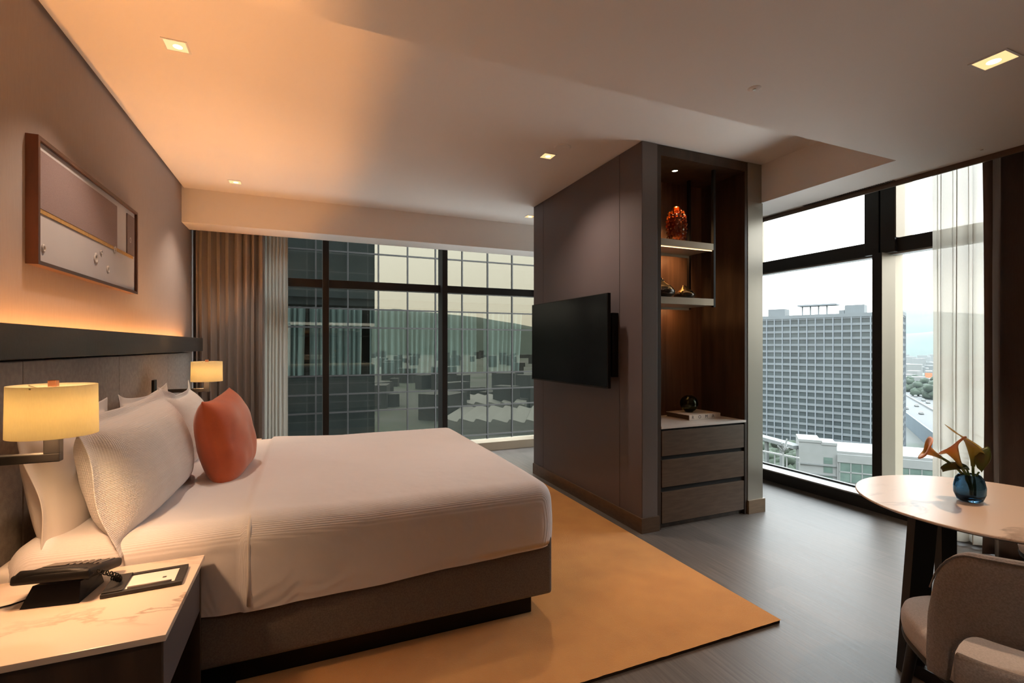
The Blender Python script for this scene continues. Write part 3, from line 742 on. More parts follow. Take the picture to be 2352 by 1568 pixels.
def sculpt(loc, sc, label, seed):
    r = empty('ceramic_sculpture', loc); tag(r, label, 'sculpture')
    s = MB()
    s.lathe([(.0001, 0), (.05 * sc, 0), (.085 * sc, .018 * sc), (.095 * sc, .042 * sc), (.075 * sc, .066 * sc), (.035 * sc, .078 * sc), (.0001, .08 * sc)], 40, caps=False)
    for v in s.bm.verts: v.co += Vector((0, 0, .006 * noise.noise(v.co * 18 + Vector((seed, 0, 0)))))
    s.build('body', 'bronze', r, smooth=True)
    s = MB(); s.lathe([(.088 * sc, .050 * sc), (.062 * sc, .078 * sc), (.030 * sc, .098 * sc), (.012 * sc, .125 * sc), (.0001, .128 * sc)], 32, caps=False)
    for v in s.bm.verts: v.co += Vector((.01 * noise.noise(v.co * 22 + Vector((0, seed, 0))), 0, .012 * noise.noise(v.co * 25 + Vector((seed, 3, 0)))))
    s.build('lid', 'gold', r, smooth=True, solid=.003)
    if seed == 1:
        s = MB()
        for i in range(7):
            a = i * 2 * PI / 7; bmesh.ops.create_uvsphere(s.bm, u_segments=10, v_segments=8, radius=.013, matrix=Matrix.Translation((-.01 + .024 * math.cos(a), .024 * math.sin(a), .135 + .01 * math.sin(a * 3))))
        s.build('crest', 'bronze', r, smooth=True)
sculpt((2.455, 2.93, 1.661), 1.2, 'larger dark bronze ceramic with knobbly crest on the lower niche shelf', 1)
sculpt((2.70, 2.94, 1.661), .86, 'smaller low dark bronze ceramic beside the shelf post', 2)

# ------------------------------------------------------------------ ceiling fixtures
def downlight(x, y, z, label, size=.052, energy=30, color=(1, .80, .62), blend=.6, spot=95, rnd=False, aim=(0, 0, 0), grp=None):
    r = empty('downlight', (x, y, z)); tag(r, label, 'ceiling light', grp)
    if rnd:
        s = MB(); s.lathe([(size, 0), (size, -.004), (size * .8, -.004), (size * .75, .0)], 32, caps=False); s.build('trim_ring', 'blackmetal', r)
        s = MB(); s.lathe([(.0001, -.0015), (size * .76, -.0015)], 24, caps=False); s.build('lens', 'lens', r)
    else:
        s = MB(); a = size; b_ = size * .86
        s.box(-a, a, -a, -b_, -.003, 0).box(-a, a, b_, a, -.003, 0).box(-a, -b_, -b_, b_, -.003, 0).box(b_, a, -b_, b_, -.003, 0)
        s.build('trim_frame', 'white', r)
        s = MB(); c = size * .5
        s.hexa([(-b_, -b_, -.0012), (b_, -b_, -.0012), (b_, b_, -.0012), (-b_, b_, -.0012), (-b_, -b_, -.0005), (b_, -b_, -.0005), (b_, b_, -.0005), (-b_, b_, -.0005)])
        s.build('reflector', M['lens_soft'], r)
        s = MB(); s.lathe([(.0001, -.0018), (c * .75, -.0018)], 20, (c * .2, c * .2, 0), caps=False); s.build('lens', 'lens', r)
    ls = bpy.data.lights.new('spot', 'SPOT'); ls.energy = energy * 2.2; ls.color = color; ls.spot_size = T(spot); ls.spot_blend = blend; ls.shadow_soft_size = .03
    lo = bpy.data.objects.new('spot', ls); COL.objects.link(lo); lo.parent = r; lo.location = (0, 0, -.012); lo.rotation_euler = aim
    return r
M['lens_soft'] = m_emit('downlight reflector glow', (1, .62, .28), 1.1)
downlight(-.573, 2.745, 2.73, 'square recessed downlight in the ceiling above the pillows', energy=17)
downlight(-.576, 4.825, 2.73, 'square recessed downlight near the corner of bed wall and far window', energy=19)
downlight(1.666, 3.246, 2.73, 'square recessed downlight in front of the television', energy=32, spot=130, blend=1)
downlight(2.262, 4.837, 2.73, 'square recessed downlight half hidden behind the divider near the far window', energy=26)
downlight(2.502, 1.017, 2.43, 'square recessed downlight above the round table', energy=26, size=.06, color=(1, .66, .42))
downlight(2.615, 2.95, 2.655, 'round downlight in the roof of the divider niche', energy=26, size=.028, rnd=True, spot=75, color=(1, .60, .28))
for x, y in ((-.1, .2), (1.4, -.3), (-.1, -1.7), (1.4, -1.8), (2.9, -1.4)):  # extra fixtures behind the camera, added as general warm fill
    downlight(x, y, 2.43, 'added square fill downlight, out of view in the lower ceiling of the entrance side', energy=16, grp='added fill downlights out of view')
sp = MB(); sp.lathe([(.0001, -.006), (.055, -.006), (.062, -.002), (.062, 0)], 36, caps=False)
o = sp.build('ceiling_speaker', 'ceiling', smooth=False); o.location = (1.691, 3.062, 2.73); tag(o, 'flat round speaker cover in the ceiling beside the television downlight', 'speaker')
def sprinkler(x, y, label):
    r = empty('sprinkler', (x, y, 2.43)); tag(r, label, 'sprinkler')
    s = MB(); s.lathe([(.0001, -.004), (.022, -.004), (.028, 0)], 24, caps=False); s.build('cover', 'ceiling', r, smooth=True)
    s = MB(); s.lathe([(.0001, -.007), (.007, -.007), (.007, -.004)], 16, caps=False); s.build('nozzle', 'champagne', r)
sprinkler(3.56, 1.504, 'small round sprinkler cover in the ceiling by the dark drape')
sprinkler(1.807, 1.54, 'tiny round sprinkler cover in the middle of the lower ceiling')

g_ = empty('air_grille', (3.69, 2.35, 2.43)); tag(g_, 'narrow linear air grille along the ceiling edge above the daylight window', 'air grille')
m = MB()
for k in range(44): m.box(3.668, 3.698, 2.02 + k * .015, 2.026 + k * .015, 2.427, 2.4305)
sub(m.build('slats', 'blackmetal'), g_)
# ------------------------------------------------------------------ table
tb = empty('round_table', (2.195, .90, 0)); tag(tb, 'round cream marble table on splayed black legs by the daylight window', 'table')
s = MB(); s.lathe([(.0001, .738), (.375, .738), (.388, .744), (.388, .748), (.386, .750), (.0001, .750)], 96, caps=False); s.build('tabletop', 'marble', tb, angle=30)
s = MB(); s.lathe([(.0001, .726), (.34, .726), (.376, .738), (.0001, .738)], 64, caps=False); s.build('under_disc', 'blackmetal', tb, angle=30)
for (fx, fy) in ((.03, .265), (.185, .22), (-.02, -.265), (.17, -.20)):
    sg = 1 if fy > 0 else -1; f = Vector((fx, fy, 0)); tp = Vector((fx + (.035 * sg if abs(fx) < .1 else 0), fy - (.035 * sg if abs(fx) < .1 else 0), .727)); t = Vector((.9, -.42, 0)) ; q = Vector((.42, .9, 0))
    hw, hd = (.040, .020) if abs(fx) < .1 else (.028, .018)
    P8 = [f + t * a + q * b for a, b in ((-hw, -hd), (hw, -hd), (hw, hd), (-hw, hd))] + [tp + t * a * 1.1 + q * b for a, b in ((-hw, -hd), (hw, -hd), (hw, hd), (-hw, hd))]
    MB().hexa(P8).build('leg', 'blackmetal', tb)
MB().hexa([(-.005, -.28, .0), (.045, -.28, .0), (.06, .27, .0), (.01, .27, .0), (-.005, -.28, .05), (.045, -.28, .05), (.06, .27, .05), (.01, .27, .05)]).build('foot_rail', 'blackmetal', tb)

# glass vase + callas
va = empty('vase', (2.171, .951, .750)); va.scale = (.84, .84, .95); tag(va, 'squat blue glass vase standing on the round table, holding lilies', 'vase')
prof = [(.0001, 0), (.030, 0), (.042, .006), (.052, .03), (.053, .055), (.046, .085), (.036, .098), (.034, .100), (.031, .097), (.040, .083), (.047, .055), (.046, .03), (.036, .016), (.0001, .013)]
s = MB(); s.lathe(prof, 56, caps=False); s.build('glass_body', 'blueglass', va, smooth=True)
def bez(p, n=18):
    p = [Vector(q) for q in p]; out = []
    for i in range(n + 1):
        t = i / n; q = list(p)
        while len(q) > 1: q = [a.lerp(b, t) for a, b in zip(q[:-1], q[1:])]
        out.append(q[0])
    return out
RV = Vector((math.cos(TH), -math.sin(TH), 0)); FV = Vector((math.sin(TH), math.cos(TH), 0))   # right / forward as seen when facing the table
def calla(base, tip, dirv, mat, label, size=1.0, fold=0):
    """stem from base (in vase) to tip, spathe opening along dirv"""
    r = empty('calla_lily', base); tag(r, label, 'flower')
    base = Vector(base); tip = Vector(tip); dirv = Vector(dirv).normalized()
    st = MB(); st.tube(bez([base, base + Vector((0, 0, .07)), tip - dirv * .05, tip], 20), [.0042] * 21, 8)
    o = st.build('stem', 'soil', smooth=True); sub(o, r)
    s = MB(); Lh = .085 * size
    def fn(u, v):
        a = u * 2 * PI; z = v * Lh
        rad_ = .0055 + .022 * size * (v ** 1.7) * (1 + .25 * math.cos(a))
        flare = max(0, v - .72) / .28
        rad_ += flare ** 1.5 * .016 * size * (1.0 + .6 * math.cos(a))
        zz = z + .030 * size * v ** 2 * math.cos(a) - flare ** 2 * .010 * size
        wob = 1 + .06 * math.sin(3 * a + 2) * v
        tipk = max(0, math.cos(a)) ** 8 * flare * .022 * size
        return (rad_ * math.cos(a) * wob + tipk * .5, rad_ * math.sin(a) * wob, zz + tipk)
    s.grid(fn, 32, 18, closeu=True)
    o = s.build('spathe', mat, smooth=True, solid=.0012)
    q = dirv.to_track_quat('Z', 'Y'); o.rotation_mode = 'QUATERNION'; o.rotation_quaternion = q
    o.location = tip; sub(o, r)
    s = MB(); s.tube([(0, 0, .012), (.002, 0, .06 * size)], [.0035, .002], 8)
    o = s.build('spadix', 'goldline', smooth=True); o.rotation_mode = 'QUATERNION'; o.rotation_quaternion = q; o.location = tip; sub(o, r)
VB = Vector((2.171, .951, .768)); up = Vector((0, 0, 1))
calla(VB + RV * .006, VB + RV * -.095 + up * .135 + FV * .01, RV * -1 + up * .52 + FV * -.1, 'calla', 'orange calla lily reaching furthest out over the table', 1.0)
calla(VB + RV * .012 + FV * .008, VB + RV * -.040 + up * .108 + FV * -.01, RV * -.55 + up * 1, 'calla', 'orange and yellow calla lily standing upright beside the outermost one', 1.05)
calla(VB + RV * .016 - FV * .004, VB + RV * .012 + up * .105, RV * .12 + up * 1 + FV * .1, 'callagreen', 'green-tinged calla lily directly above the blue vase', 1.1)
def leaf(base, tip, width, label, mat='leaf', curl=.02):
    base = Vector(base); tip = Vector(tip); ax = (tip - base); sd = ax.cross(Vector((0, 0, 1)) + FV * -.7).normalized()
    r = empty('calla_leaf', base); tag(r, label, 'leaf')
    s = MB()
    pts = bez([VB + RV * .01, VB + RV * .008 + up * .05, base.lerp(tip, .0)], 8)
    s.tube(pts, .003, 7); sub(s.build('stalk', 'soil', smooth=True), r)
    s = MB()
    def fn(u, v):
        w = width * math.sin(PI * min(1, v * .96 + .04)) ** .8 * (1 - .25 * v)
        return base + ax * v + sd * (u * 2 - 1) * w + Vector((0, 0, -curl * v * v + .012 * abs(u * 2 - 1))) + FV * (-.010 * (1 - (u * 2 - 1) ** 2))
    s.grid(fn, 9, 16); sub(s.build('blade', mat, smooth=True, solid=.001), r)
leaf(VB + RV * -.01 + up * .095, VB + RV * -.105 + up * .108, .018, 'long dark green leaf pointing sideways below the orange lilies')
leaf(VB + RV * .014 + up * .090 - FV * .02, VB + RV * .055 + up * .185 - FV * .01, .024, 'upright dark green leaf on the curtain side of the vase')

# ------------------------------------------------------------------ chairs
def chair(loc, rz, label):
    """faces local +Y; origin on the floor below the seat centre"""
    r = empty('upholstered_chair', loc, rz); tag(r, label, 'chair')
    # seat cushion: rounded D shape
    def outline(a, rx=.240, ryf=.245, ryb=.25, e=2.8):
        c, s = math.cos(a), math.sin(a)
        x = rx * math.copysign(abs(c) ** (2 / e), c); y = (ryf if s > 0 else ryb) * math.copysign(abs(s) ** (2 / e), s); return x, y
    s = MB(); nn = 64
    prof = [(.0, .380), (.9, .380), (.985, .388), (1.0, .41), (1.0, .435), (.975, .456), (.92, .465), (.6, .472), (0.0, .474)]
    s.grid(lambda u, v: (outline(2 * PI * u)[0] * max(prof[round(v * 8)][0], .001), outline(2 * PI * u)[1] * max(prof[round(v * 8)][0], .001), prof[round(v * 8)][1]), nn, 9, closeu=True)
    s.build('seat', 'seatcloth', r, smooth=True)
    s = MB(); s.grid(lambda u, v: (outline(2 * PI * u)[0] * (.985, 1.0, .99, .9)[round(v * 3)] * .995, outline(2 * PI * u)[1] * (.985, 1.0, .99, .9)[round(v * 3)] * .995, (.392, .381, .368, .362)[round(v * 3)]), nn, 4, closeu=True)
    s.bm.faces.new([v for v in s.bm.verts if abs(v.co.z - .362) < 1e-4][:64]) if False else None
    s.build('seat_rim', 'blackmetal', r, smooth=True)
    # wrap-round back: band following a U in plan, with an arched opening above the seat
    A = T(62)
    def bandpt(a, z, t):
        # a = 0 at the rear centre
        rr = .305 + t + .035 * max(0, (z - .45)) 
        x = math.sin(a) * rr * 1.02; y = -math.cos(a) * rr * (.93 if abs(a) < PI / 2 else .80)
        y -= .16 * max(0, z - .46) * (math.cos(a) * .5 + .5)
        return x, y
    s = MB(); na, nz = 72, 14
    th = .034
    def lo(a):     # lower edge of the band: arched opening in the middle
        k = abs(a) / A
        if k < .66: return .567
        if k < .85: return .43 + .137 * math.sqrt(max(0, 1 - ((k - .66) / .19) ** 2))
        return .41
    def hi(a):
        k = abs(a) / A; top = .80 - .03 * k * k
        return top if k < .76 else top - .17 * (1 - math.sqrt(max(0, 1 - ((k - .76) / .24) ** 2)))
    ring = []
    for i in range(na + 1):
        a = -A + 2 * A * i / na; l, h_ = lo(a), hi(a); row = []
        m_ = 22
        for j in range(m_):
            q = j / m_ * 2 * PI
            zc = (l + h_) / 2; hz = max(.012, (h_ - l) / 2)
            z = zc + hz * math.copysign(abs(math.sin(q)) ** .35, math.sin(q)); t_ = (th / 2) * math.copysign(abs(math.cos(q)) ** .6, math.cos(q))
            endk = 1 if abs(a) < A * .96 else .6
            x, y = bandpt(a, z, t_ * endk); row.append(s.bm.verts.new((x, y, z)))
        ring.append(row)
    for i in range(na):
        for j in range(m_): s.bm.faces.new((ring[i][j], ring[i + 1][j], ring[i + 1][(j + 1) % m_], ring[i][(j + 1) % m_]))
    s.bm.faces.new(ring[0][::-1]); s.bm.faces.new(ring[-1])
    bkr = s.build('backrest', 'chair', r, smooth=True)
    # lower rear shell under the opening
    s = MB(); ring = []
    for i in range(41):
        a = -A * .80 + 2 * A * .80 * i / 40; row = []
        for j in range(12):
            q = j / 12 * 2 * PI; z = .445 + .052 * math.copysign(abs(math.sin(q)) ** .5, math.sin(q)); x, y = bandpt(a, min(z, .46), .018 * math.cos(q)); row.append(s.bm.verts.new((x, y, z)))
        ring.append(row)
    for i in range(40):
        for j in range(12): s.bm.faces.new((ring[i][j], ring[i + 1][j], ring[i + 1][(j + 1) % 12], ring[i][(j + 1) % 12]))
    s.bm.faces.new(ring[0][::-1]); s.bm.faces.new(ring[-1])
    s.build('rear_band', 'chair', r, smooth=True)
    pc = MB(); pts = []
    for i in range(61):
        a = -A * .985 + 2 * A * .985 * i / 60; z = hi(a) - .006; x, y = bandpt(a, z, th / 2 * .8); pts.append((x, y, z))
    pc.tube(pts, .0022, 6); pc.build('piping', 'chair', bkr, smooth=True)
    for sx in (-1, 1):
        for sy in (-1, 1):
            MB().tube([(sx * .17, sy * .16, .365), (sx * .205, sy * .205, .0)], [.017, .011], 12).build('leg', 'blackmetal', r, smooth=True)
    return r
CH_Y = Vector((.77, .64)); 
chair((1.873, .714, 0), T(-38), 'greige upholstered chair with open curved back, pulled up nearest at the table')
chair((3.09, .90, 0), PI / 2, 'greige upholstered chair mostly hidden behind the round table')

# ------------------------------------------------------------------ world outside
M['bounce_slab'] = basic('pale light bounce surface', (.80, .78, .75), .9, scale=2)  # bright surface of the added slab that reflects daylight indoors
M['concrete'] = basic('pale concrete', (0.076, 0.080, 0.078), .8, col2=(0.064, 0.069, 0.066), scale=.3)
M['towerglass'] = basic('tower glazing', (0.020, 0.026, 0.028), .22, col2=(0.033, 0.041, 0.042), scale=.14, detail=2, spec=.4)
M['towerband'] = basic('tower spandrel', (0.075, 0.085, 0.090), .5, col2=(0.067, 0.074, 0.078), scale=.1)
M['towerfin'] = basic('tower fins', (0.103, 0.115, 0.126), .5, scale=.1)
M['bldwhite'] = basic('white render', (0.112, 0.113, 0.108), .7, col2=(0.102, 0.104, 0.098), scale=.4)
M['bldglass'] = basic('green glass', (0.044, 0.065, 0.055), .2, col2=(0.065, 0.090, 0.076), scale=.5)
M['bldgrey'] = basic('grey render', (0.082, 0.085, 0.082), .8, scale=.4)
M['asphalt'] = basic('asphalt', (0.033, 0.035, 0.035), .8, col2=(0.028, 0.029, 0.029), scale=.05)
M['treegreen'] = basic('tree foliage', (0.013, 0.023, 0.010), .9, col2=(0.007, 0.013, 0.005), scale=.4)
M['billboard'] = basic('orange sign', (0.328, 0.096, 0.030), .7, scale=.2)
M['bluewall'] = basic('blue barrier', (0.044, 0.065, 0.082), .6, col2=(0.033, 0.052, 0.065), scale=.1, stretch=(1, 1, .1))
def m_ground():
    m, nt, out = newmat('city ground')
    p = N(nt, 'ShaderNodeBsdfPrincipled', Roughness=.9); L(nt, p.outputs[0], out.inputs[0])
    tc = N(nt, 'ShaderNodeTexCoord'); n1 = N(nt, 'ShaderNodeTexNoise', Scale=.012, Detail=6); L(nt, tc.outputs['Object'], n1.inputs['Vector'])
    r = N(nt, 'ShaderNodeValToRGB'); e = r.color_ramp.elements
    e[0].position = .42; e[0].color = (.012, .022, .010, 1); e[1].position = .56; e[1].color = (.035, .038, .034, 1)
    L(nt, n1.outputs['Fac'], r.inputs[0]); L(nt, r.outputs[0], p.inputs['Base Color']); return m
M['ground'] = m_ground()
GZ = -45
g = MB(); g.grid(lambda u, v: (-4500 + 9000 * u, -4500 + 9000 * v, GZ), 3, 3)
struct(g.build('ground', 'ground'))

# tower opposite the back window
TY = 21.0
tw = empty('mirror_glass_tower', (3, TY, GZ)); tag(tw, 'tower of mirror glass panels with curtained rooms close outside the far window', 'building')
vx = [2.776 + 1.223 * k for k in range(-24, 16)]
zl = [-44.9]
seq = [2.84, 2.07, .10, -.66, -1.40, -2.75]
zz = [7.9, 7.1, 5.17, 2.84, 2.07, .10, -.66, -1.40, -2.75, -3.5, -5.45, -6.2, -8.1, -8.9, -10.8, -13, -15.5, -18, -21, -24, -28, -32, -36, -40]
zz += [9.0, 10.9, 13, 15, 17, 19, 21.5, 24]
gm = MB(); gm.grid(lambda u, v: (vx[0] + (vx[-1] - vx[0]) * u, TY, GZ + (70) * v), 2, 2); sub(gm.build('glass_skin', 'facadeglass'), tw)
m = MB()
for x in vx: m.box(x - .028, x + .028, TY - .05, TY + .02, GZ, 25)
mm = sub(m.build('mullion_grid', 'frame'), tw)
m = MB()
for z in zz: m.box(vx[0], vx[-1], TY - .04, TY + .02, z - .03, z + .03)
sub(m.build('transom_grid', 'frame'), tw)
core = sub(MB().box(vx[0], vx[-1], TY + 6, TY + 14, GZ, 25).box(vx[0], vx[-1], TY + .35, TY + 6, 3.0, 3.3).box(vx[0], vx[-1], TY + .2, TY + 6, 3.3, 25).box(vx[0], vx[-1], TY + .2, TY + 6, GZ, .02).build('core', 'bldgrey'), tw)
M['darkcore'] = basic('dark unlit interior', (.03, .032, .033), .8, scale=.4)
core.data.materials[0] = M['darkcore']
M['roomcurtain'] = m_translucent('pale teal room curtain', (.34, .39, .37), .35)
def tcurt(x0, x1, seed):
    rnd = random.Random(seed)
    def fn(u, v):
        x = x0 + (x1 - x0) * u; gather = .92 + .08 * (1 - v)
        return (x0 + (x - x0) * (gather if seed % 2 else 1), TY + .30 + .09 * math.sin(u * (x1 - x0) * 26 + math.sin(u * 9 + seed)) , .12 + 2.78 * (1 - v))
    m = MB(); m.grid(fn, int((x1 - x0) * 46), 6); sub(m.build('room_curtain', 'roomcurtain', smooth=True), tw)
for i, (a, b) in enumerate(((-3.2, -1.1), (-.9, -.05), (.1, 1.55), (1.62, 2.15), (2.45, 4.0), (4.05, 5.55), (5.6, 7.2), (7.6, 9.55))): tcurt(a, b, i)

# tower seen through the right window
def P(u, v, t): # point at forward distance t
    X = (u - 1176) / 1112 * t; return Vector((t * math.sin(TH) + X * math.cos(TH), t * math.cos(TH) - X * math.sin(TH), H + (795 - v) / 1112 * t))
c = P(2070, 795, 200); dd = Vector((-.398, .917)).normalized(); ang = math.atan2(dd.y, dd.x)
ot = empty('office_tower', (c.x, c.y, GZ), ang); tag(ot, 'large grey-blue gridded office tower filling the daylight window', 'building')
def op(m, nm, mt): return m.build(nm, mt, ot)
# local x runs along the facade away from the corner, local -y ... outward normal faces the room
outv = Vector((-dd.y, dd.x)); facing = -1 if (Vector((0, 0)) - Vector((c.x, c.y))).dot(outv) < 0 else 1   # +1: room on +y side
TL, TD, TH_ = 102, 14, 15.8 - GZ
def fy(a, b): return (min(facing * a, facing * b), max(facing * a, facing * b))
y0, y1 = fy(0, -TD)
op(MB().box(0, TL, y0, y1, 0, TH_ - .6), 'glazed_body', 'towerglass')
fl = 3.04; nfl = 20
for i in range(nfl):
    z = TH_ - 1.2 - i * fl; a, b_ = fy(-.3, .35)
    op(MB().box(-.3, TL, a, b_, z - 1.05, z).box(-.35, .3, *fy(-TD, .3), z - 1.05, z), 'floor_band', 'towerband')
for i in range(30):
    x = i * 3.4; a, b_ = fy(-.2, .55)
    op(MB().box(x - .22, x + .22, a, b_, 0, TH_), 'fin', 'towerfin')
for i in range(3):
    yq = -facing * (i * 5.8 + 1); op(MB().box(-.55, .2, yq - .3, yq + .3, 0, TH_), 'side_fin', 'towerfin')
a, b_ = fy(-TD, .6); op(MB().box(-.5, TL, a, b_, TH_ - 1.6, TH_), 'parapet', 'towerband')
def roofbox(u0, u1, h, dep, nm='roof_plant'):
    # place along facade so that it appears between the given columns
    def s_at(u):
        lo_, hi_ = 0, 150
        for _ in range(50):
            s_ = (lo_ + hi_) / 2; q = Vector((c.x, c.y)) + dd * s_ - outv * facing * 6
            X = q.x * math.cos(TH) - q.y * math.sin(TH); D = q.x * math.sin(TH) + q.y * math.cos(TH)
            if 1176 + 1112 * X / D > u: lo_ = s_
            else: hi_ = s_
        return s_
    s1, s0 = s_at(u0), s_at(u1)
    return s0, s1
for (u0, u1, h) in ((1766, 1804, 3.6), (1941, 1986, 3.9), (1928, 1940, 1.8)):
    s0, s1 = roofbox(u0, u1, h, 8); a, b_ = fy(-5, -13); op(MB().box(s0, s1, a, b_, TH_ - .2, TH_ + h), 'roof_plant', 'towerband')
s0, s1 = roofbox(1835, 1912, 4, 8)
a, b_ = fy(-3, -11); m = MB().box(s0 - 2, s1, a, b_, TH_ + 4.3, TH_ + 4.9); 
for k in range(4): m.box(s0 + 2 + k * (s1 - s0 - 3) / 3.2 - .25, s0 + 2 + k * (s1 - s0 - 3) / 3.2 + .25, *fy(-5, -5.5), TH_ - .2, TH_ + 4.4)
op(m, 'roof_canopy', 'towerfin')

struct(MB().box(4.7, 26, -7, 18, -9, -8.6).build('light_bounce_slab', M['bounce_slab']))  # slab hidden below the sill, added to throw sky light onto the ceiling
# low white building below
e1 = Vector((.657, -.756)); o0 = P(1835, 795, 125); 
lb = empty('white_low_building', (o0.x, o0.y, GZ), math.atan2(e1.y, e1.x)); tag(lb, 'low white building with stair block, glazed wing and skylight below the office tower', 'building')
def lp(m, nm, mt): return m.build(nm, mt, lb)
ZR = lambda v, t: H - (v - 795) * t / 1112 - GZ
q = ZR(1009, 125); q2 = ZR(1034, 122)
lp(MB().box(0, 4.9, 0, 9, 0, q).box(4.9, 8.2, 0, 7, 0, q - .4), 'stair_block', 'bldwhite')
lp(MB().box(-.15, 5.05, -.15, .0, q - .5, q + .15).box(4.85, 8.3, -.15, 0, q - .9, q - .25), 'parapet', 'bldwhite')
lp(MB().box(-.3, 8.3, -.35, -.001, ZR(1061, 125) - .35, ZR(1061, 125)).box(-.3, 8.3, -.35, -.001, ZR(1081, 125) - .5, ZR(1081, 125) - .2), 'string_course', 'bldgrey')
for z in (ZR(1059, 125), ZR(1079, 125), ZR(1099, 125)):
    lp(MB().box(5.4, 7.3, -.08, .05, z, z + 1.6).box(5.4, 7.3, -.1, .0, z + .75, z + .85), 'window', 'bldglass')
lp(MB().box(8.2, 60, -.6, 14, 0, q2 - 1.0).box(8.2, 60, 0, 14, q2 - 1.0, q2), 'wing', 'bldwhite')
lp(MB().box(8.2, 60, -.9, -.6, q2 - 2.6, q2 - .6), 'fascia', 'bldwhite')
lp(MB().box(8.6, 27, -.75, -.60, q2 - 7.4, q2 - 2.7), 'window_band', 'bldglass')
m = MB()
for k in range(9): m.box(8.6 + k * 2.3, 8.8 + k * 2.3, -.85, -.7, q2 - 7.4, q2 - 2.7)
m.box(8.6, 27, -.85, -.7, q2 - 5.1, q2 - 4.8); lp(m, 'window_frame', 'bldwhite')
m = MB(); m.box(34, 42, 2.5, 3.2, q2, q2 + .5).box(34, 42, 9, 9.7, q2, q2 + .5).box(33.4, 34, 2.5, 9.7, q2, q2 + .5).box(42, 42.6, 2.5, 9.7, q2, q2 + .5); lp(m, 'skylight_kerb', 'bldwhite')
lp(MB().box(34, 42, 3.2, 9, q2 - .05, q2 + .08), 'skylight_glass', 'bldgrey')
for k in range(5): lp(MB().box(29 + k * 4.2, 30.8 + k * 4.2, -.97, -.88, q2 - 4.4, q2 - 3.8), 'window', 'bldgrey')
for k in range(3): lp(MB().box(44 + k * 2.2, 45.6 + k * 2.2, 4, 9, q2, q2 + .15), 'roof_vent', 'bldgrey')
# wall / walkway left of the stair block
wk = MB(); a = P(1700, 795, 150); b_ = P(1834, 795, 126)
def bar(m, p, q_, w, z0, z1):
    d_ = Vector((q_[0] - p[0], q_[1] - p[1])); n_ = Vector((-d_.y, d_.x)).normalized() * w / 2
    m.hexa([(p[0] - n_.x, p[1] - n_.y, z0), (q_[0] - n_.x, q_[1] - n_.y, z0), (q_[0] + n_.x, q_[1] + n_.y, z0), (p[0] + n_.x, p[1] + n_.y, z0),
            (p[0] - n_.x, p[1] - n_.y, z1), (q_[0] - n_.x, q_[1] - n_.y, z1), (q_[0] + n_.x, q_[1] + n_.y, z1), (p[0] + n_.x, p[1] + n_.y, z1)])
bar(wk, a, b_, 3, H - 228 * 126 / 1112 - .9, H - 228 * 126 / 1112)
for k in range(5):
    pq = a.lerp(b_, k / 4.0); wk.box(pq.x - .4, pq.x + .4, pq.y - .4, pq.y + .4, GZ, H - 228 * 126 / 1112 - .9)
tag(wk.build('elevated_walkway', 'concrete'), 'pale raised walkway running to the white low building', 'walkway')
wk = MB(); a = P(1680, 795, 118); b_ = P(1836, 795, 104)
bar(wk, a, b_, .5, H - 246 * 108 / 1112 - .3, H - 246 * 108 / 1112)
for k in range(7):
    pq = a.lerp(b_, k / 6.0); wk.box(pq.x - .1, pq.x + .1, pq.y - .1, pq.y + .1, GZ, H - 246 * 108 / 1112 - .3)
tag(wk.build('pipe_gantry', 'bldwhite'), 'thin white overhead gantry beside the street mast', 'gantry')
mp_ = P(1799, 795, 90); zt = H - 228 * 90 / 1112
ms = empty('street_mast', (mp_.x, mp_.y, GZ)); tag(ms, 'slim white street light mast with branching head below the window', 'street light')
sub(MB().tube([(mp_.x, mp_.y, GZ), (mp_.x, mp_.y, zt - 1)], [.28, .16], 10).build('pole', 'bldwhite'), ms)
m = MB()
for k in range(7):
    a_ = k * 2 * PI / 7; m.tube([(mp_.x, mp_.y, zt - 1.2), (mp_.x + 1.0 * math.cos(a_), mp_.y + 1.0 * math.sin(a_), zt + .1 + .5 * math.sin(k * 2))], .10, 6)
m.tube([(mp_.x, mp_.y, zt - 1.2), (mp_.x + .5, mp_.y - .4, zt + 1.3)], .14, 6); sub(m.build('head', 'bldwhite'), ms)

# trees between
def treemesh(seed, R):
    m = MB(); rnd = random.Random(seed)
    for k in range(9):
        bmesh.ops.create_icosphere(m.bm, subdivisions=2, radius=R * rnd.uniform(.4, .62), matrix=Matrix.Translation((rnd.uniform(-.6, .6) * R, rnd.uniform(-.6, .6) * R, R * (1.5 + rnd.uniform(-.4, .6)))))
    for v in m.bm.verts: v.co += Vector((noise.noise(v.co * .9), noise.noise(v.co * .9 + Vector((9, 0, 0))), noise.noise(v.co * .9 + Vector((0, 9, 0))))) * R * .22
    return m
tr0 = empty('street_tree', (0, 0, GZ)); tag(tr0, 'round green street tree below beside the walkway', 'tree', 'street trees below the window')
treemesh(2, 4.0).build('crown', 'treegreen', tr0, smooth=True); MB().tube([(0, 0, 0), (0, 0, 5)], [.35, .22], 8).build('trunk', 'darkwood', tr0)
spots = []
for (u, v) in ((1768, 1050), (1785, 1035), (1812, 1040), (1828, 1052), (1775, 1072), (1822, 1082), (1835, 1070), (1760, 1060), (2085, 893), (2096, 902), (2108, 888), (2122, 898), (2136, 906), (2146, 893), (2115, 912), (2142, 920)):
    t_ = (H - GZ - 5) * 1112 / (v - 795); pq = P(u, 795, t_); spots.append((pq.x, pq.y))
for i, (x, y) in enumerate(spots):
    o = tr0 if i == 0 else copytree(tr0)
    o.location = (x, y, GZ); o.rotation_euler = (0, 0, i * 1.3)
    if i >= 8: o['label'] = 'distant round tree along the highway'; o['group'] = 'trees along the highway'; o.scale = (1.9, 1.9, 1.7)

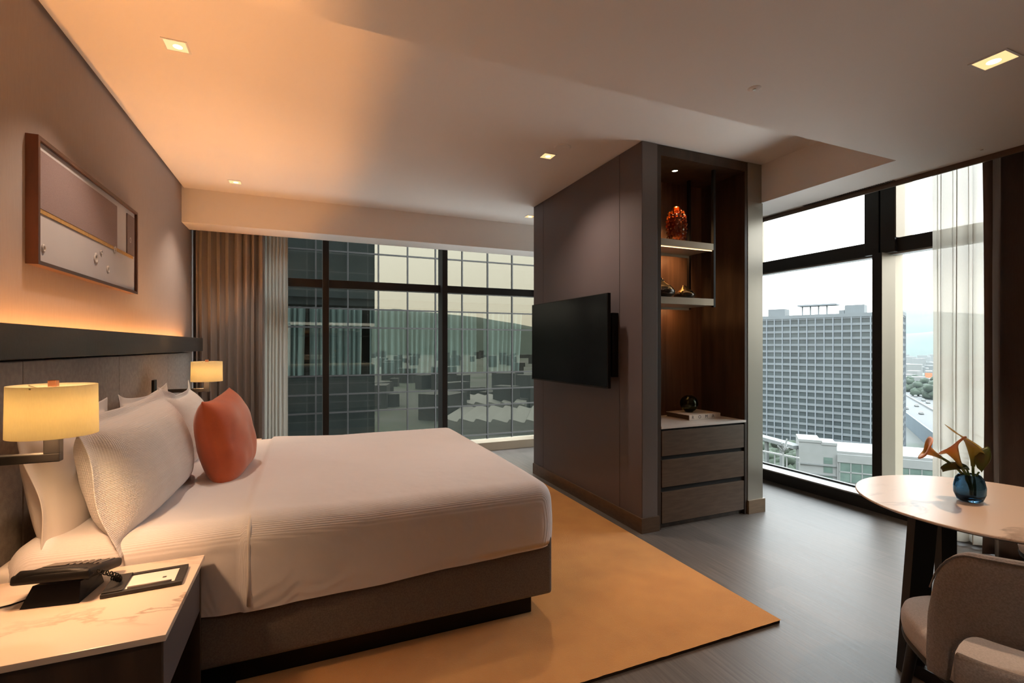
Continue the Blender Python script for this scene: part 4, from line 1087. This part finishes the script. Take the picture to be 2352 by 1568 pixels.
# highway
hw = empty('highway', (395, 200, GZ)); hw['kind'] = 'structure'
del hw['kind']; tag(hw, 'wide grey highway descending behind the office tower', 'highway')
hd = Vector((-.82, -.57)).normalized(); hn = Vector((-hd.y, hd.x))
def hpt(s, o_): q = Vector((402, 205)) + hd * s + hn * o_; return (q.x, q.y)
m = MB(); m.prism([hpt(-400, -17), hpt(260, -17), hpt(260, 17), hpt(-400, 17)], GZ + .05, GZ + 6); sub(m.build('carriageway', 'asphalt'), hw)
m = MB(); m.prism([hpt(-400, -.5), hpt(260, -.5), hpt(260, .5), hpt(-400, .5)], GZ + 6, GZ + 7); sub(m.build('median_barrier', 'concrete'), hw)
side = 1 if Vector(hpt(0, 17)).length < Vector(hpt(0, -17)).length else -1
m = MB(); m.prism([hpt(-400, side * 17.2), hpt(260, side * 17.2), hpt(260, side * 17.8), hpt(-400, side * 17.8)], GZ + .05, GZ + 8); sub(m.build('noise_barrier', 'bluewall'), hw)
car0 = empty('car', (0, 0, 0)); tag(car0, 'tiny car on the highway', 'car', 'cars on the highway')
MB().box(-2.3, 2.3, -.95, .95, .35, 1.0, .2, 2).box(-1.3, 1.2, -.85, .85, .9, 1.55, .25, 2).build('body', 'bldwhite', car0)
m = MB()
for x in (-1.4, 1.4):
    for y in (-.9, .9): m.tube([(x, y - .12, .35), (x, y + .12, .35)], .35, 10)
m.build('wheels', 'black', car0)
cr = random.Random(5)
for i in range(16):
    o = car0 if i == 0 else copytree(car0)
    q = hpt(-90 + i * 11 + cr.uniform(-4, 4), cr.choice((-13, -9, -5, 5, 9, 13))); o.location = (q[0], q[1], GZ + 6); o.rotation_euler = (0, 0, math.atan2(hd.y, hd.x))
# billboard
q = P(2143, 862, 640); bb = empty('billboard', (q.x, q.y, GZ)); tag(bb, 'orange rooftop billboard in the hazy city beyond the highway', 'billboard')
MB().box(-8, 8, -.5, .5, q.z - GZ - 3.2, q.z - GZ + 3.2).build('panel', 'billboard', bb); MB().box(-5, -4, -.4, .4, 0, q.z - GZ - 3).box(4, 5, -.4, .4, 0, q.z - GZ - 3).build('post', 'bldgrey', bb)
bb.rotation_euler = (0, 0, -math.atan2(q.x, q.y))
# city blocks (too many and too small to count)
def city(name, mat, seed, n_, region, hmin, hmax):
    m = MB(); rnd = random.Random(seed)
    for i in range(n_):
        u, t_ = region(rnd); x, y = u, t_
        w_, d_, h_ = rnd.uniform(8, 26), rnd.uniform(8, 26), rnd.uniform(hmin, hmax)
        m.box(x - w_ / 2, x + w_ / 2, y - d_ / 2, y + d_ / 2, GZ, GZ + h_, rot=Matrix.Rotation(rnd.uniform(0, 1.5), 3, 'Z'))
    o = m.build(name, mat); o['kind'] = 'stuff'; return o
def reg_e(r):
    t_ = r.uniform(480, 2600); u = r.uniform(1500, 2700); q = P(u, 795, t_); return q.x, q.y
o = city('city_blocks', 'bldwhite', 11, 420, reg_e, 6, 22); tag(o, 'pale distant city buildings beyond the highway', 'city', kind='stuff')
o = city('city_blocks', 'bldgrey', 12, 260, reg_e, 5, 18); tag(o, 'grey distant city buildings beyond the highway', 'city', kind='stuff')
def reg_s(r):
    d_ = r.uniform(260, 2600); a_ = r.uniform(-1.0, 1.1); return 30 + d_ * math.sin(a_), -d_ * math.cos(a_)
M['blddark'] = basic('dark city blocks', (0.025, 0.026, 0.025), .8, scale=.4)
o = city('city_blocks', 'blddark', 21, 420, reg_s, 5, 26); tag(o, 'dark distant city buildings seen mirrored in the glass tower', 'city', kind='stuff')
# hills
def hills(cx_, cy_, r0, a0_, a1_, hmax, seed, name='hills'):
    m = MB()
    def fn(u, v):
        a_ = a0_ + (a1_ - a0_) * u; rr = r0 * (1 + .35 * v)
        h_ = hmax * math.sin(PI * min(1, v * 1.0)) ** 1.0 * (.45 + .55 * (noise.noise(Vector((u * 5, seed, 0))) * .9 + .5) + .10 * noise.noise(Vector((u * 26, v * 6, seed))))
        return (cx_ + rr * math.sin(a_), cy_ + rr * math.cos(a_), GZ + max(0, h_))
    m.grid(fn, 160, 14); return m
M['hill'] = basic('wooded hillside', (0.033, 0.046, 0.038), .95, col2=(0.025, 0.038, 0.030), scale=.01, detail=6)
struct(hills(0, 0, 2400, .5, 2.0, 150, 3).build('hills', 'hill', smooth=True))
struct(hills(0, 0, 3300, .4, 2.1, 310, 5.2).build('hills', 'hill', smooth=True))
struct(hills(0, 0, 2600, 2.2, 4.2, 290, 8.4).build('hills', 'hill', smooth=True))
# market halls with saw-tooth roofs, seen mirrored
mk = empty('market_hall', (95, -265, GZ)); tag(mk, 'white saw-tooth roofed hall seen mirrored in the glass tower', 'building', 'saw-tooth halls mirrored in the tower')
mk.rotation_euler = (0, 0, .5)
m = MB()
for k in range(6): m.hexa([(k * 9, 0, 6), (k * 9 + 8, 0, 6), (k * 9 + 8, 60, 6), (k * 9, 60, 6), (k * 9 + 1, 0, 7.6), (k * 9 + 2, 0, 7.6), (k * 9 + 2, 60, 7.6), (k * 9 + 1, 60, 7.6)])
m.build('saw_roof', 'bldwhite', mk); MB().box(0, 53, 0, 60, 0, 6).build('walls', 'bldwhite', mk)
o = copytree(mk); o.location = (120, -340, GZ)

# ------------------------------------------------------------------ haze over the city
HAZE = True
if HAZE:
    m, nt, out = newmat('city haze')
    vs = N(nt, 'ShaderNodeVolumeScatter', Density=.00028, Anisotropy=.2); vs.inputs[0].default_value = (.12, .14, .15, 1)
    va_ = N(nt, 'ShaderNodeVolumeAbsorption', Density=.0002); ad = N(nt, 'ShaderNodeAddShader'); L(nt, vs.outputs[0], ad.inputs[0]); L(nt, va_.outputs[0], ad.inputs[1])
    L(nt, ad.outputs[0], out.inputs['Volume'])
    hz = MB().box(60, 4300, 20, 4000, GZ + 1, 230).build('haze', m); tag(hz, 'thin grey haze hanging over the city outside', 'haze', kind='stuff')

# ------------------------------------------------------------------ world
w = bpy.data.worlds.new('sky'); scene.world = w; w.use_nodes = True; nt = w.node_tree
for n_ in list(nt.nodes): nt.nodes.remove(n_)
out = nt.nodes.new('ShaderNodeOutputWorld'); bg = nt.nodes.new('ShaderNodeBackground')
tc = nt.nodes.new('ShaderNodeTexCoord'); sp_ = nt.nodes.new('ShaderNodeSeparateXYZ'); rp = nt.nodes.new('ShaderNodeValToRGB')
nt.links.new(tc.outputs['Generated'], sp_.inputs[0]); nt.links.new(sp_.outputs[2], rp.inputs[0]); nt.links.new(rp.outputs[0], bg.inputs[0]); nt.links.new(bg.outputs[0], out.inputs[0])
e = rp.color_ramp.elements
e[0].position = 0; e[0].color = (.235, .225, .20, 1); e[1].position = .85; e[1].color = (.86, .93, 1.0, 1)
e2 = e.new(.2); e2.color = (.33, .33, .325, 1)
bg.inputs[1].default_value = 14

scene.view_settings.view_transform = 'Standard'; scene.view_settings.look = 'None'; scene.view_settings.gamma = 1
scene.view_settings.use_curve_mapping = False; scene.view_settings.exposure = 0.3
scene.cycles.max_bounces = 10; scene.cycles.volume_bounces = 1; scene.cycles.diffuse_bounces = 4; scene.cycles.transparent_max_bounces = 16
scene.cycles.sample_clamp_indirect = 6; scene.cycles.caustics_reflective = False; scene.cycles.caustics_refractive = True
